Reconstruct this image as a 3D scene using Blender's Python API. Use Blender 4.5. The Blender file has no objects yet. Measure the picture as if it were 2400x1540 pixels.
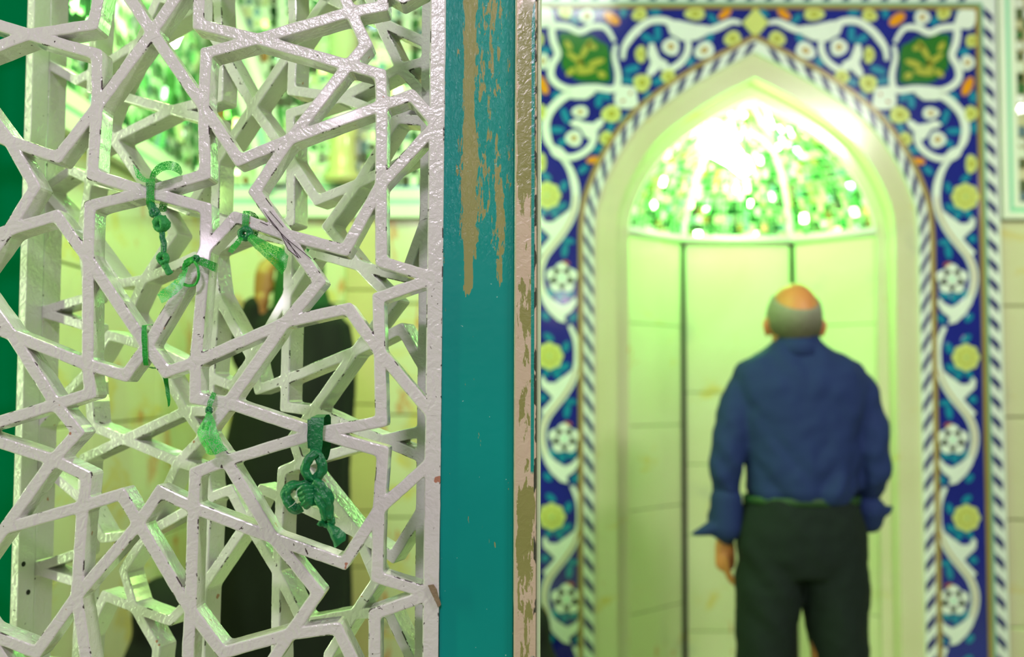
import bpy, bmesh, math, random
from mathutils import Vector, Matrix, noise
random.seed(7)
scene = bpy.context.scene
COL = scene.collection
PI = math.pi

# ------------------------------------------------------------------ camera
FPX, TILT, ROLL, CAMZ = 2500.0, 0.055, 0.0035, 1.32
_r = Vector((1, 0, 0)); FW = Vector((0, math.cos(TILT), math.sin(TILT))); _u = Vector((0, -math.sin(TILT), math.cos(TILT)))
RT = _r * math.cos(ROLL) + _u * math.sin(ROLL)
UP = _u * math.cos(ROLL) - _r * math.sin(ROLL)
cam_data = bpy.data.cameras.new('camera')
cam_data.sensor_width = 36.0
cam_data.lens = FPX / 2400 * 36
cam_data.dof.use_dof = True
cam_data.dof.focus_distance = 1.27
cam_data.dof.aperture_fstop = 3.0
cam_data.clip_start = 0.02
cam = bpy.data.objects.new('camera', cam_data)
m = Matrix((RT, UP, -FW)).transposed().to_4x4()
m.translation = Vector((0, 0, CAMZ))
cam.matrix_world = m
COL.objects.link(cam)
scene.camera = cam

# ------------------------------------------------------------------ world, lights, exposure
scene.view_settings.view_transform = 'Standard'
scene.view_settings.look = 'None'
scene.view_settings.gamma = 1.0
scene.view_settings.use_curve_mapping = False
scene.view_settings.exposure = 0.0
world = bpy.data.worlds.new('hall_ambient')
scene.world = world
world.use_nodes = True
bg = world.node_tree.nodes['Background']
bg.inputs['Color'].default_value = (0.62, 0.84, 0.33, 1)
bg.inputs['Strength'].default_value = 0.175

def area_light(name, loc, target, size, energy, color, sy=None):
    d = bpy.data.lights.new(name, 'AREA'); d.energy = energy; d.color = color
    d.shape = 'RECTANGLE'; d.size = size; d.size_y = sy or size
    o = bpy.data.objects.new(name, d); o.location = loc
    o.rotation_euler = (Vector(target) - Vector(loc)).to_track_quat('-Z', 'Y').to_euler()
    COL.objects.link(o); return o
def point_light(name, loc, energy, color, radius=0.05):
    d = bpy.data.lights.new(name, 'POINT'); d.energy = energy; d.color = color; d.shadow_soft_size = radius
    o = bpy.data.objects.new(name, d); o.location = loc; COL.objects.link(o); return o

# unseen area lights standing in for the hall lighting
area_light('hall_fill', (-0.5, -1.7, 3.1), (-0.2, 1.2, 1.3), 0.5, 49, (1.0, 0.84, 1.0), 0.14)
for _p in ((-2.3, -1.6, 2.5), (-1.3, -2.1, 1.9), (-0.6, -1.3, 2.3), (0.5, -2.2, 2.2), (1.5, -1.7, 2.7), (-3.0, -0.9, 1.7), (0.1, -2.0, 3.0)):
    area_light('hall_fill', _p, (-0.3, 1.2, 1.3), 0.10, 1.6, (1.0, 0.80, 1.0), 0.10)  # small lights added to spread glints over the lattice paint
area_light('hall_fill', (2.1, 0.4, 3.2), (1.1, 4.2, 1.2), 0.9, 68, (1.0, 0.98, 0.88), 0.2)
area_light('hall_fill', (0.2, 2.2, 3.6), (0.6, 4.2, 1.2), 0.8, 8, (0.93, 1.0, 0.92), 0.2)
# green lights: niche crown, side wall, far right; added unseen fills for screens and alcove
GREEN = (0.21, 1.0, 0.14)
point_light('niche_green_light', (0.95, 4.235, 2.17), 25, GREEN, 0.05)
point_light('far_right_green_light', (2.9, 3.85, 2.2), 20, (0.55, 1.0, 0.22), 0.1)
area_light('rear_screen_fill', (-2.3, 0.9, 1.5), (-0.30, 1.45, 1.35), 0.06, 36, (0.68, 1.0, 0.44), 1.9)  # unseen green strip added to brighten the rear lattice
area_light('rear_screen_fill', (-0.35, 1.28, 2.75), (-0.38, 1.42, 1.1), 0.5, 7, (0.55, 1.0, 0.35), 0.06)  # second added fill for the rear lattice, above the gap
point_light('side_wall_green_light', (-1.02, 3.3, 2.45), 12, GREEN, 0.06)
area_light('alcove_fill', (-0.80, 2.6, 3.1), (-0.95, 2.6, 0.6), 0.6, 52, (0.48, 1.0, 0.20), 0.25)  # unseen overhead green fill added for everything behind the lattice

# ------------------------------------------------------------------ helpers
def P(x, y, Y):
    """world point seen at photo position (x, y) on the plane at depth Y"""
    d = RT * ((x - 1200) / FPX) + FW - UP * ((y - 770) / FPX)
    return Vector((0, 0, CAMZ)) + d * (Y / d.y)

def tag(o, label=None, cat=None, group=None, kind=None):
    if label: o['label'] = label
    if cat: o['category'] = cat
    if group: o['group'] = group
    if kind: o['kind'] = kind
    return o

def empty(name, loc=(0, 0, 0)):
    o = bpy.data.objects.new(name, None); o.empty_display_size = 0.05
    COL.objects.link(o); o['_base'] = 1; o.location = loc
    return o

def mk(name, verts, faces, mats, parent=None, smooth=False, mi=None):
    me = bpy.data.meshes.new(name)
    me.from_pydata([tuple(v) for v in verts], [], faces)
    if not isinstance(mats, (list, tuple)): mats = [mats]
    for mm in mats: me.materials.append(mm)
    if mi: me.polygons.foreach_set('material_index', mi)
    if smooth: me.polygons.foreach_set('use_smooth', [True] * len(me.polygons))
    me.update()
    o = bpy.data.objects.new(name, me); COL.objects.link(o)
    if parent is not None:
        o.parent = parent
        if parent.location.length > 0: o.matrix_parent_inverse = Matrix.Translation(-parent.location)
    return o

def box_data(a, b):
    x0, y0, z0 = a; x1, y1, z1 = b
    v = [(x0, y0, z0), (x1, y0, z0), (x1, y1, z0), (x0, y1, z0), (x0, y0, z1), (x1, y0, z1), (x1, y1, z1), (x0, y1, z1)]
    f = [(0, 3, 2, 1), (4, 5, 6, 7), (0, 1, 5, 4), (1, 2, 6, 5), (2, 3, 7, 6), (3, 0, 4, 7)]
    return v, f

def bev_box(name, a, b, mat, parent=None, r=0.003, seg=2, xf=None):
    bm = bmesh.new(); v, f = box_data(a, b)
    vs = [bm.verts.new(p) for p in v]
    for q in f: bm.faces.new([vs[i] for i in q])
    if r > 0: bmesh.ops.bevel(bm, geom=list(bm.edges), offset=r, segments=seg, affect='EDGES', profile=0.6)
    if xf: 
        for w in bm.verts: w.co = xf(w.co)
    me = bpy.data.meshes.new(name); bm.to_mesh(me); bm.free(); me.materials.append(mat)
    o = bpy.data.objects.new(name, me); COL.objects.link(o)
    if parent is not None:
        o.parent = parent
        if parent.location.length > 0: o.matrix_parent_inverse = Matrix.Translation(-parent.location)
    return o

def prism_data(poly, y0, y1):
    """polygon in (x, z) extruded from depth y0 (front) to y1"""
    n = len(poly)
    v = [(p[0], y0, p[1]) for p in poly] + [(p[0], y1, p[1]) for p in poly]
    f = [tuple(range(n)), tuple(range(2 * n - 1, n - 1, -1))]
    for i in range(n): j = (i + 1) % n; f.append((i, i + n, j + n, j))
    return v, f
def prism(name, poly, y0, y1, mat, parent=None):
    v, f = prism_data(poly, y0, y1); return mk(name, v, f, mat, parent)

def catmull(pts, n=6):
    out = []; P_ = [Vector(p) for p in pts]
    Q = [P_[0] * 2 - P_[1]] + P_ + [P_[-1] * 2 - P_[-2]]
    for i in range(1, len(Q) - 2):
        a, b, c, d = Q[i - 1:i + 3]
        for k in range(n):
            t = k / n
            out.append(0.5 * ((2 * b) + (c - a) * t + (2 * a - 5 * b + 4 * c - d) * t * t + (3 * b - a - 3 * c + d) * t ** 3))
    out.append(P_[-1]); return out

def tube_data(pts, radii, n=10, ell=None, wob=0.0, wf=60.0, caps=True):
    """ell: (axis, factor) squash across axis"""
    pts = [Vector(p) for p in pts]; V = []; F = []
    if not isinstance(radii, (list, tuple)): radii = [radii] * len(pts)
    if len(radii) != len(pts): radii = [radii[min(len(radii) - 1, int(i * len(radii) / len(pts)))] for i in range(len(pts))]
    t0 = (pts[1] - pts[0]).normalized()
    ref = Vector((0, 1, 0)) if abs(t0.y) < 0.9 else Vector((1, 0, 0))
    for i, p in enumerate(pts):
        t = (pts[min(i + 1, len(pts) - 1)] - pts[max(i - 1, 0)]).normalized()
        a = (ref - t * ref.dot(t)).normalized(); b = t.cross(a); ref = a
        for k in range(n):
            an = 2 * PI * k / n
            d = a * math.cos(an) * (ell or 1.0) + b * math.sin(an)
            r = radii[i]
            q = p + d * r
            if wob: q = q + d * r * wob * noise.noise(q * wf)
            V.append(q)
    for i in range(len(pts) - 1):
        for k in range(n):
            j = (k + 1) % n
            F.append((i * n + k, i * n + j, (i + 1) * n + j, (i + 1) * n + k))
    if caps:
        F.append(tuple(range(n - 1, -1, -1))); F.append(tuple((len(pts) - 1) * n + k for k in range(n)))
    return V, F

def merge(*parts):
    V = []; F = []
    for v, f in parts:
        o = len(V); V += list(v); F += [tuple(i + o for i in q) for q in f]
    return V, F

def loft_data(rings, n=28, caps=True, fold=None):
    """rings: (cx, cy, cz, rx, ry[, power]) stacked closed sections"""
    V = []; F = []
    for r in rings:
        cx, cy, cz, rx, ry = r[:5]; pw = r[5] if len(r) > 5 else 1.0
        for k in range(n):
            a = 2 * PI * k / n; c, s = math.cos(a), math.sin(a)
            c = math.copysign(abs(c) ** pw, c); s = math.copysign(abs(s) ** pw, s)
            f = 1.0 + (fold(a, cz) if fold else 0)
            V.append((cx + rx * c * f, cy + ry * s * f, cz))
    for i in range(len(rings) - 1):
        for k in range(n):
            j = (k + 1) % n
            F.append((i * n + k, i * n + j, (i + 1) * n + j, (i + 1) * n + k))
    if caps:
        F.append(tuple(range(n - 1, -1, -1))); F.append(tuple((len(rings) - 1) * n + k for k in range(n)))
    return V, F

def remesh(name, V, F, mat, parent, voxel=0.008, smooth=6, wr=None):
    me = bpy.data.meshes.new(name); me.from_pydata([tuple(v) for v in V], [], F); me.update()
    o = bpy.data.objects.new(name, me); COL.objects.link(o)
    md = o.modifiers.new('r', 'REMESH'); md.mode = 'VOXEL'; md.voxel_size = voxel
    if smooth:
        sm = o.modifiers.new('s', 'SMOOTH'); sm.iterations = smooth; sm.factor = 0.5
    dg = bpy.context.evaluated_depsgraph_get(); dg.update()
    new = bpy.data.meshes.new_from_object(o.evaluated_get(dg))
    bpy.data.objects.remove(o); new.name = name
    if wr:
        nn = [v.normal.copy() for v in new.vertices]
        for v, q in zip(new.vertices, nn): v.co = v.co + q * wr(v.co)
    new.materials.clear(); new.materials.append(mat)
    new.polygons.foreach_set('use_smooth', [True] * len(new.polygons)); new.update()
    o = bpy.data.objects.new(name, new); COL.objects.link(o)
    if parent is not None:
        o.parent = parent
        if parent.location.length > 0: o.matrix_parent_inverse = Matrix.Translation(-parent.location)
    return o

# ------------------------------------------------------------------ materials
class N:
    """tiny node expression helper"""
    def __init__(s, name):
        s.m = bpy.data.materials.new(name); s.m.use_nodes = True
        s.t = s.m.node_tree; s.b = s.t.nodes['Principled BSDF']; s.out = s.t.nodes['Material Output']
        s.tc = s.t.nodes.new('ShaderNodeNewGeometry').outputs['Position']
    def link(s, a, b): s.t.links.new(a, b)
    def put(s, sock, v):
        if isinstance(v, bpy.types.NodeSocket): s.link(v, sock)
        elif isinstance(v, (tuple, list)) and len(v) == 3 and sock.type == 'RGBA': sock.default_value = (*v, 1)
        else: sock.default_value = v
    def math(s, op, a, b=0.0, c=None, clamp=False):
        n = s.t.nodes.new('ShaderNodeMath'); n.operation = op; n.use_clamp = clamp
        s.put(n.inputs[0], a); s.put(n.inputs[1], b)
        if c is not None: s.put(n.inputs[2], c)
        return n.outputs[0]
    def add(s, a, b): return s.math('ADD', a, b)
    def sub(s, a, b): return s.math('SUBTRACT', a, b)
    def mul(s, a, b): return s.math('MULTIPLY', a, b)
    def step(s, v, lo, hi):
        n = s.t.nodes.new('ShaderNodeMapRange'); n.interpolation_type = 'SMOOTHSTEP'
        s.put(n.inputs['Value'], v); n.inputs['From Min'].default_value = lo; n.inputs['From Max'].default_value = hi
        return n.outputs[0]
    def xyz(s, vec=None):
        n = s.t.nodes.new('ShaderNodeSeparateXYZ'); s.link(vec or s.tc, n.inputs[0]); return n.outputs
    def map(s, scale, off=(0, 0, 0)):
        n = s.t.nodes.new('ShaderNodeMapping'); s.link(s.tc, n.inputs['Vector'])
        n.inputs['Scale'].default_value = scale; n.inputs['Location'].default_value = off; return n.outputs[0]
    def noise(s, scale=5.0, detail=3.0, vec=None, rough=0.5, dist=0.0, out='Fac'):
        n = s.t.nodes.new('ShaderNodeTexNoise'); s.link(vec or s.tc, n.inputs['Vector'])
        n.inputs['Scale'].default_value = scale; n.inputs['Detail'].default_value = detail
        n.inputs['Roughness'].default_value = rough; n.inputs['Distortion'].default_value = dist
        return n.outputs[out]
    def mix(s, f, a, b):
        n = s.t.nodes.new('ShaderNodeMix'); n.data_type = 'RGBA'
        s.put(n.inputs['Factor'], f); s.put(n.inputs['A'] if False else n.inputs[6], a); s.put(n.inputs[7], b)
        return n.outputs[2]
    def ramp(s, f, stops):
        n = s.t.nodes.new('ShaderNodeValToRGB'); e = n.color_ramp.elements
        while len(e) < len(stops): e.new(0.5)
        for q, (p, c) in zip(e, stops): q.position = p; q.color = (*c, 1)
        s.link(f, n.inputs[0]); return n.outputs[0]
    def bump(s, h, strength=0.3, dist=0.002):
        n = s.t.nodes.new('ShaderNodeBump'); n.inputs['Strength'].default_value = strength
        n.inputs['Distance'].default_value = dist; s.link(h, n.inputs['Height'])
        s.link(n.outputs[0], s.b.inputs['Normal']); return n
    def done(s, color=None, rough=None, metal=None, coat=None, spec=None):
        if color is not None: s.put(s.b.inputs['Base Color'], color)
        if rough is not None: s.put(s.b.inputs['Roughness'], rough)
        if metal is not None: s.put(s.b.inputs['Metallic'], metal)
        if coat is not None: s.b.inputs['Coat Weight'].default_value = coat; s.b.inputs['Coat Roughness'].default_value = 0.08
        if spec is not None: s.b.inputs['Specular IOR Level'].default_value = spec
        return s.m
def sg(r, g, b):
    f = lambda c: ((c / 255 + 0.055) / 1.055) ** 2.4 if c > 10 else c / 255 / 12.92
    return (f(r), f(g), f(b))

def plain(name, col, rough=0.5, metal=0.0, coat=None, nz=0.0, nscale=8.0, bump=0.0, bscale=60, spec=None):
    n = N(name); c = col
    if nz:
        c = n.mix(n.noise(nscale, 4), tuple(x * (1 - nz) for x in col), tuple(min(1, x * (1 + nz)) for x in col))
    if bump: n.bump(n.noise(bscale, 4), bump, 0.002)
    return n.done(c, rough, metal, coat, spec)

def mat_white_paint():
    n = N('glossy_white_paint')
    X, Y, Z = n.xyz()
    big = n.noise(14, 3); base = n.mix(big, (0.60, 0.56, 0.59), (0.665, 0.62, 0.645))
    # small dark chips and a few rusty ones, drawn out along edges
    ch = n.step(n.noise(150, 2, dist=0.6), 0.705, 0.72)
    gate = n.step(n.noise(17, 2), 0.50, 0.60)
    chips = n.mul(ch, gate)
    scr = n.mul(n.step(n.noise(60, 3, n.map((1.0, 1.0, 3.2)), 0.65, 0.8), 0.735, 0.75), n.step(n.noise(9, 1), 0.52, 0.6))
    col = n.mix(chips, base, sg(70, 55, 62))
    col = n.mix(scr, col, sg(90, 70, 75))
    at = n.t.nodes.new('ShaderNodeAttribute'); at.attribute_name = 'edge'
    ed = n.mul(n.step(at.outputs['Fac'], 0.35, 0.6), n.step(n.noise(34, 5, rough=0.7), 0.585, 0.595))
    col = n.mix(ed, col, sg(78, 66, 72))
    rust = n.mul(n.step(n.noise(48, 2, n.map((1, 1, 1), (3, 1, 7))), 0.74, 0.755), 1.0)
    col = n.mix(rust, col, sg(176, 120, 105))
    lump = n.noise(60, 2, rough=0.45, dist=1.8); fine = n.noise(300, 2, dist=0.5)
    h = n.add(n.mul(lump, 1.0), n.mul(fine, 0.34))
    h = n.sub(h, n.mul(n.add(chips, scr), 0.5))
    n.bump(h, 0.5, 0.0022)
    n.b.inputs['Coat Roughness'].default_value = 0.1
    return n.done(col, 0.2, 0, 0.55)

def mat_teal():
    n = N('peeling_teal_paint'); X, Y, Z = n.xyz()
    def gauss(x0, s): 
        d = n.mul(n.sub(X, x0), 1.0 / s); return n.math('EXPONENT', n.mul(n.mul(d, d), -1.0))
    ns = n.noise(1.0, 6, n.map((150, 60, 26)), 0.62, 0.4)
    n2 = n.noise(1.0, 4, n.map((420, 100, 90), (4, 0, 3)), 0.6, 0.3)
    low = n.noise(1.0, 1, n.map((10, 1, 9), (0, 0, 2)))
    top1 = n.step(Z, 1.415, 1.44); top2 = n.mul(n.step(Z, 1.42, 1.45), n.step(Z, 1.60, 1.50))
    mid = n.mul(n.step(Z, 1.45, 1.50), n.step(Z, 1.66, 1.57))
    b1 = n.mul(top1, n.add(n.mul(gauss(-0.0500, 0.0055), 0.40), n.mul(n.mul(gauss(-0.0480, 0.0115), mid), 0.16)))
    b2 = n.mul(n.mul(gauss(-0.0140, 0.0060), top2), 0.24)
    b3 = n.mul(n.mul(gauss(-0.030, 0.030), n.step(Z, 1.44, 1.56)), 0.10)
    v = n.add(n.add(n.mul(ns, 0.75), n.mul(n2, 0.25)), n.add(b1, n.add(b2, n.mul(b3, 1.35))))
    peel = n.step(v, 0.665, 0.672)
    dots = n.step(n.noise(210, 1, dist=0.2), 0.80, 0.81)
    teal = n.mix(n.noise(6, 2), sg(0, 130, 126), sg(0, 142, 138))
    tan = n.mix(n.noise(20, 2), sg(133, 133, 82), sg(150, 143, 95))
    col = n.mix(peel, teal, tan)
    col = n.mix(dots, col, sg(150, 190, 185))
    wr = n.mul(n.noise(1.0, 5, n.map((260, 100, 90), (1, 0, 0)), 0.6, 1.5), n.step(n.add(Z, n.mul(low, 0.2)), 1.50, 1.68))
    h = n.add(n.mul(wr, 1.6), n.sub(n.mul(n.noise(70, 2), 0.25), n.mul(peel, 0.25)))
    n.bump(h, 0.5, 0.002)
    return n.done(col, 0.3, 0, 0.0, 0.35)

def mat_strip():
    n = N('worn_cream_and_khaki_paint'); X, Y, Z = n.xyz()
    ns = n.noise(1.0, 5, n.map((150, 50, 34), (2, 2, 5)), 0.62, 0.3)
    zone = n.sub(n.step(n.noise(1.0, 1, n.map((1, 1, 5), (0, 0, 0.35))), 0.44, 0.60), 0.5)
    el = n.math('EXPONENT', n.mul(n.sub(X, 0.004), -450.0)); er = n.math('EXPONENT', n.mul(n.sub(0.0275, X), -420.0))
    v = n.add(n.mul(ns, 0.8), n.add(n.mul(zone, 0.26), n.mul(n.add(el, er), 0.28)))
    cream = n.step(v, 0.44, 0.447)
    col = n.mix(cream, n.mix(n.noise(15), sg(128, 128, 72), sg(146, 140, 90)), n.mix(n.noise(30), sg(190, 165, 145), sg(205, 183, 165)))
    tl = n.mul(n.step(n.math('ABSOLUTE', n.sub(X, 0.0232)), 0.0022, 0.0016), n.step(n.noise(1.0, 2, n.map((20, 1, 6), (0, 0, 4))), 0.53, 0.55))
    col = n.mix(tl, col, sg(20, 135, 130))
    dk = n.mul(n.step(n.math('ABSOLUTE', n.sub(X, 0.0262)), 0.0018, 0.001), n.step(n.noise(1.0, 3, n.map((80, 1, 30), (0, 0, 4))), 0.5, 0.53))
    col = n.mix(dk, col, sg(60, 58, 52))
    n.bump(n.add(n.mul(cream, 0.7), n.noise(120, 3, dist=1.0)), 0.5, 0.0015)
    return n.done(col, 0.25, 0, 0.5)

def mat_marble(name='yellow_veined_marble', ty=0.60, to=0.66):
    n = N(name)
    w = n.noise(2.2, 4, dist=1.2); base = n.mix(w, (0.60, 0.56, 0.36), (0.72, 0.68, 0.52))
    y = n.step(n.noise(3.1, 5, n.map((1.0, 1, 2.1), (3, 1, 2)), 0.6, 0.9), ty, ty + 0.11)
    col = n.mix(n.mul(y, 0.75), base, (0.66, 0.50, 0.14))
    o = n.step(n.noise(3.4, 5, n.map((2.6, 1, 0.9), (7, 3, 5)), 0.62, 1.2), to, to + 0.06)
    col = n.mix(n.mul(o, 0.8), col, (0.62, 0.20, 0.05))
    g = n.step(n.noise(4.5, 4, n.map((1, 1, 1), (9, 9, 1))), 0.60, 0.72)
    col = n.mix(n.mul(g, 0.35), col, (0.42, 0.42, 0.38))
    return n.done(col, 0.16, 0, 0.2)

def mat_net(name, col, dens=0.5):
    n = N(name); t = n.t
    v = t.nodes.new('ShaderNodeTexVoronoi'); v.feature = 'DISTANCE_TO_EDGE'; v.inputs['Scale'].default_value = 560
    n.link(n.tc, v.inputs['Vector'])
    line = n.step(v.outputs['Distance'], 0.10 + 0.25 * dens, 0.02 + 0.12 * dens)
    fac = n.math('MAXIMUM', line, dens * 0.45)
    tr = t.nodes.new('ShaderNodeBsdfTransparent'); tr.inputs[0].default_value = (0.85, 1.0, 0.88, 1)
    mx = t.nodes.new('ShaderNodeMixShader')
    n.link(fac, mx.inputs[0]); n.link(tr.outputs[0], mx.inputs[1]); n.link(n.b.outputs[0], mx.inputs[2])
    n.link(mx.outputs[0], n.out.inputs['Surface'])
    n.b.inputs['Sheen Weight'].default_value = 0.3
    n.b.inputs['Transmission Weight'].default_value = 0.0
    return n.done(col, 0.35)

def emit(name, col, s):
    n = N(name); n.put(n.b.inputs['Base Color'], col); n.put(n.b.inputs['Emission Color'], col)
    n.b.inputs['Emission Strength'].default_value = s; return n.m

WHITE = mat_white_paint(); TEAL = mat_teal(); STRIP = mat_strip(); MARBLE = mat_marble(); MARBLE2 = mat_marble('orange_veined_marble', 0.53, 0.585)
GREEN_LIT_EDGE = plain('green_lit_metal', (0.50, 0.62, 0.40), 0.25, 0, 0.5, 0.1, 30, 0.3, 90)  # green light on the post edge, put into its colour
TEAL_SHADED = plain('shaded_teal_paint', sg(0, 92, 62), 0.8, 0, None, 0.05, 5, spec=0.0)  # teal with the shade and green light put into its colour
DARKHOLE = plain('dark_hole', (0.01, 0.01, 0.01), 0.9)
JOINT = plain('mortar_joint', (0.50, 0.42, 0.18), 0.8)
TBLUE = plain('cobalt_glazed_tile', sg(24, 30, 140), 0.12, 0, 0.6, 0.35, 7)
TWHITE = plain('white_glaze', sg(232, 236, 238), 0.15, 0, 0.5, 0.06, 20)
TNAVY = plain('navy_glaze', sg(16, 22, 110), 0.15, 0, 0.5)
TTEAL = plain('turquoise_glaze', sg(20, 130, 172), 0.15, 0, 0.5, 0.25, 14)
TYEL = plain('pale_yellow_glaze', sg(212, 216, 130), 0.15, 0, 0.5, 0.15, 40)
TYEL2 = plain('mustard_glaze', sg(176, 172, 70), 0.15, 0, 0.5)
TORA = plain('orange_glaze', sg(232, 150, 20), 0.15, 0, 0.5, 0.2, 30)
TRED = plain('brick_red_glaze', sg(170, 80, 50), 0.2, 0, 0.4)
TGRN = plain('leaf_green_glaze', sg(40, 110, 40), 0.15, 0, 0.5, 0.2, 25)
TGOLD = plain('ochre_trim_tile', sg(160, 132, 62), 0.2, 0, 0.5, 0.15, 9)
TOCHRE = plain('ochre_stamen_glaze', sg(190, 160, 110), 0.2)
TSEAG = plain('sea_green_trim_tile', sg(120, 175, 150), 0.2, 0, 0.5, 0.1, 9)
PLAST = plain('white_gypsum_moulding', (0.80, 0.82, 0.76), 0.35, 0, 0.3, 0.05, 10)
MINT = plain('mint_green_painted_line', sg(150, 222, 190), 0.3, 0, 0.3)
FLOOR = plain('pale_marble_floor', (0.50, 0.50, 0.34), 0.35, 0, None, 0.15, 3)
BLACKCLOTH = plain('black_cloth', (0.012, 0.014, 0.013), 0.85, 0, None, 0.3, 10, 0.4, 40, 0.2)
SKIN = plain('skin', sg(200, 128, 74), 0.5, 0, None, 0.08, 30)
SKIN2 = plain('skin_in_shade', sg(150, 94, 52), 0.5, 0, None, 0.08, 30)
TANM = plain('tan_marble', (0.62, 0.50, 0.27), 0.2, 0, 0.2, 0.15, 6)
def mat_hair():
    n = N('short_grey_hair'); X, Y, Z = n.xyz()
    up = n.step(Z, 1.475, 1.585); nz = n.noise(90, 3)
    col = n.mix(up, n.mix(nz, sg(70, 66, 50), sg(96, 92, 74)), n.mix(nz, sg(122, 120, 104), sg(160, 158, 146)))
    n.bump(n.noise(420, 3), 0.6, 0.001); return n.done(col, 0.8, spec=0.2)
HAIRG = mat_hair()
SHIRT = plain('navy_cotton', sg(30, 46, 96), 0.8, 0, None, 0.12, 12, 0.25, 60, 0.25)
TROUS = plain('charcoal_cotton', sg(24, 34, 32), 0.85, 0, None, 0.12, 9, 0.3, 50, 0.2)
BELT = plain('green_belt', sg(26, 62, 28), 0.6)
NAVYD = plain('navy_cuff_lining', sg(30, 58, 92), 0.8)
GRNDK = plain('dark_green_satin', sg(8, 108, 60), 0.36, 0, None, 0.3, 70, 0.6, 260)
GRNROPE = plain('green_twisted_cotton', sg(28, 135, 62), 0.55, 0, None, 0.3, 90, 0.8, 400)
GRNBAND = plain('bright_green_ribbon', sg(10, 150, 40), 0.4, 0, None, 0.25, 120, 0.4, 500)
NET = mat_net('green_tulle', sg(40, 190, 70), 0.42)
NETD = mat_net('dense_green_tulle', sg(6, 150, 40), 0.75)
THREAD = plain('grey_thread', sg(170, 180, 175), 0.5)
RUSTCHIP = plain('rusty_filler', sg(130, 110, 90), 0.9, 0, None, 0.2, 200, 0.8, 300)
MIRR = plain('mirror_glass', (0.86, 0.90, 0.86), 0.05, 1.0)
MIRG = plain('green_mirror_glass', (0.30, 0.72, 0.34), 0.08, 0.9)
MIRR2 = plain('reddish_mirror_piece', (0.52, 0.22, 0.10), 0.15, 0.4)
MIRC = plain('cream_mirror_piece', (0.80, 0.74, 0.52), 0.18, 0.25)
MIRB = plain('blue_grey_mirror_piece', (0.32, 0.45, 0.66), 0.1, 0.6)
MIRD = plain('dark_green_mirror_piece', (0.05, 0.18, 0.08), 0.1, 0.8)
LAMPG = emit('lit_green_tube', (0.55, 1.0, 0.4), 30.0)

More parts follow.
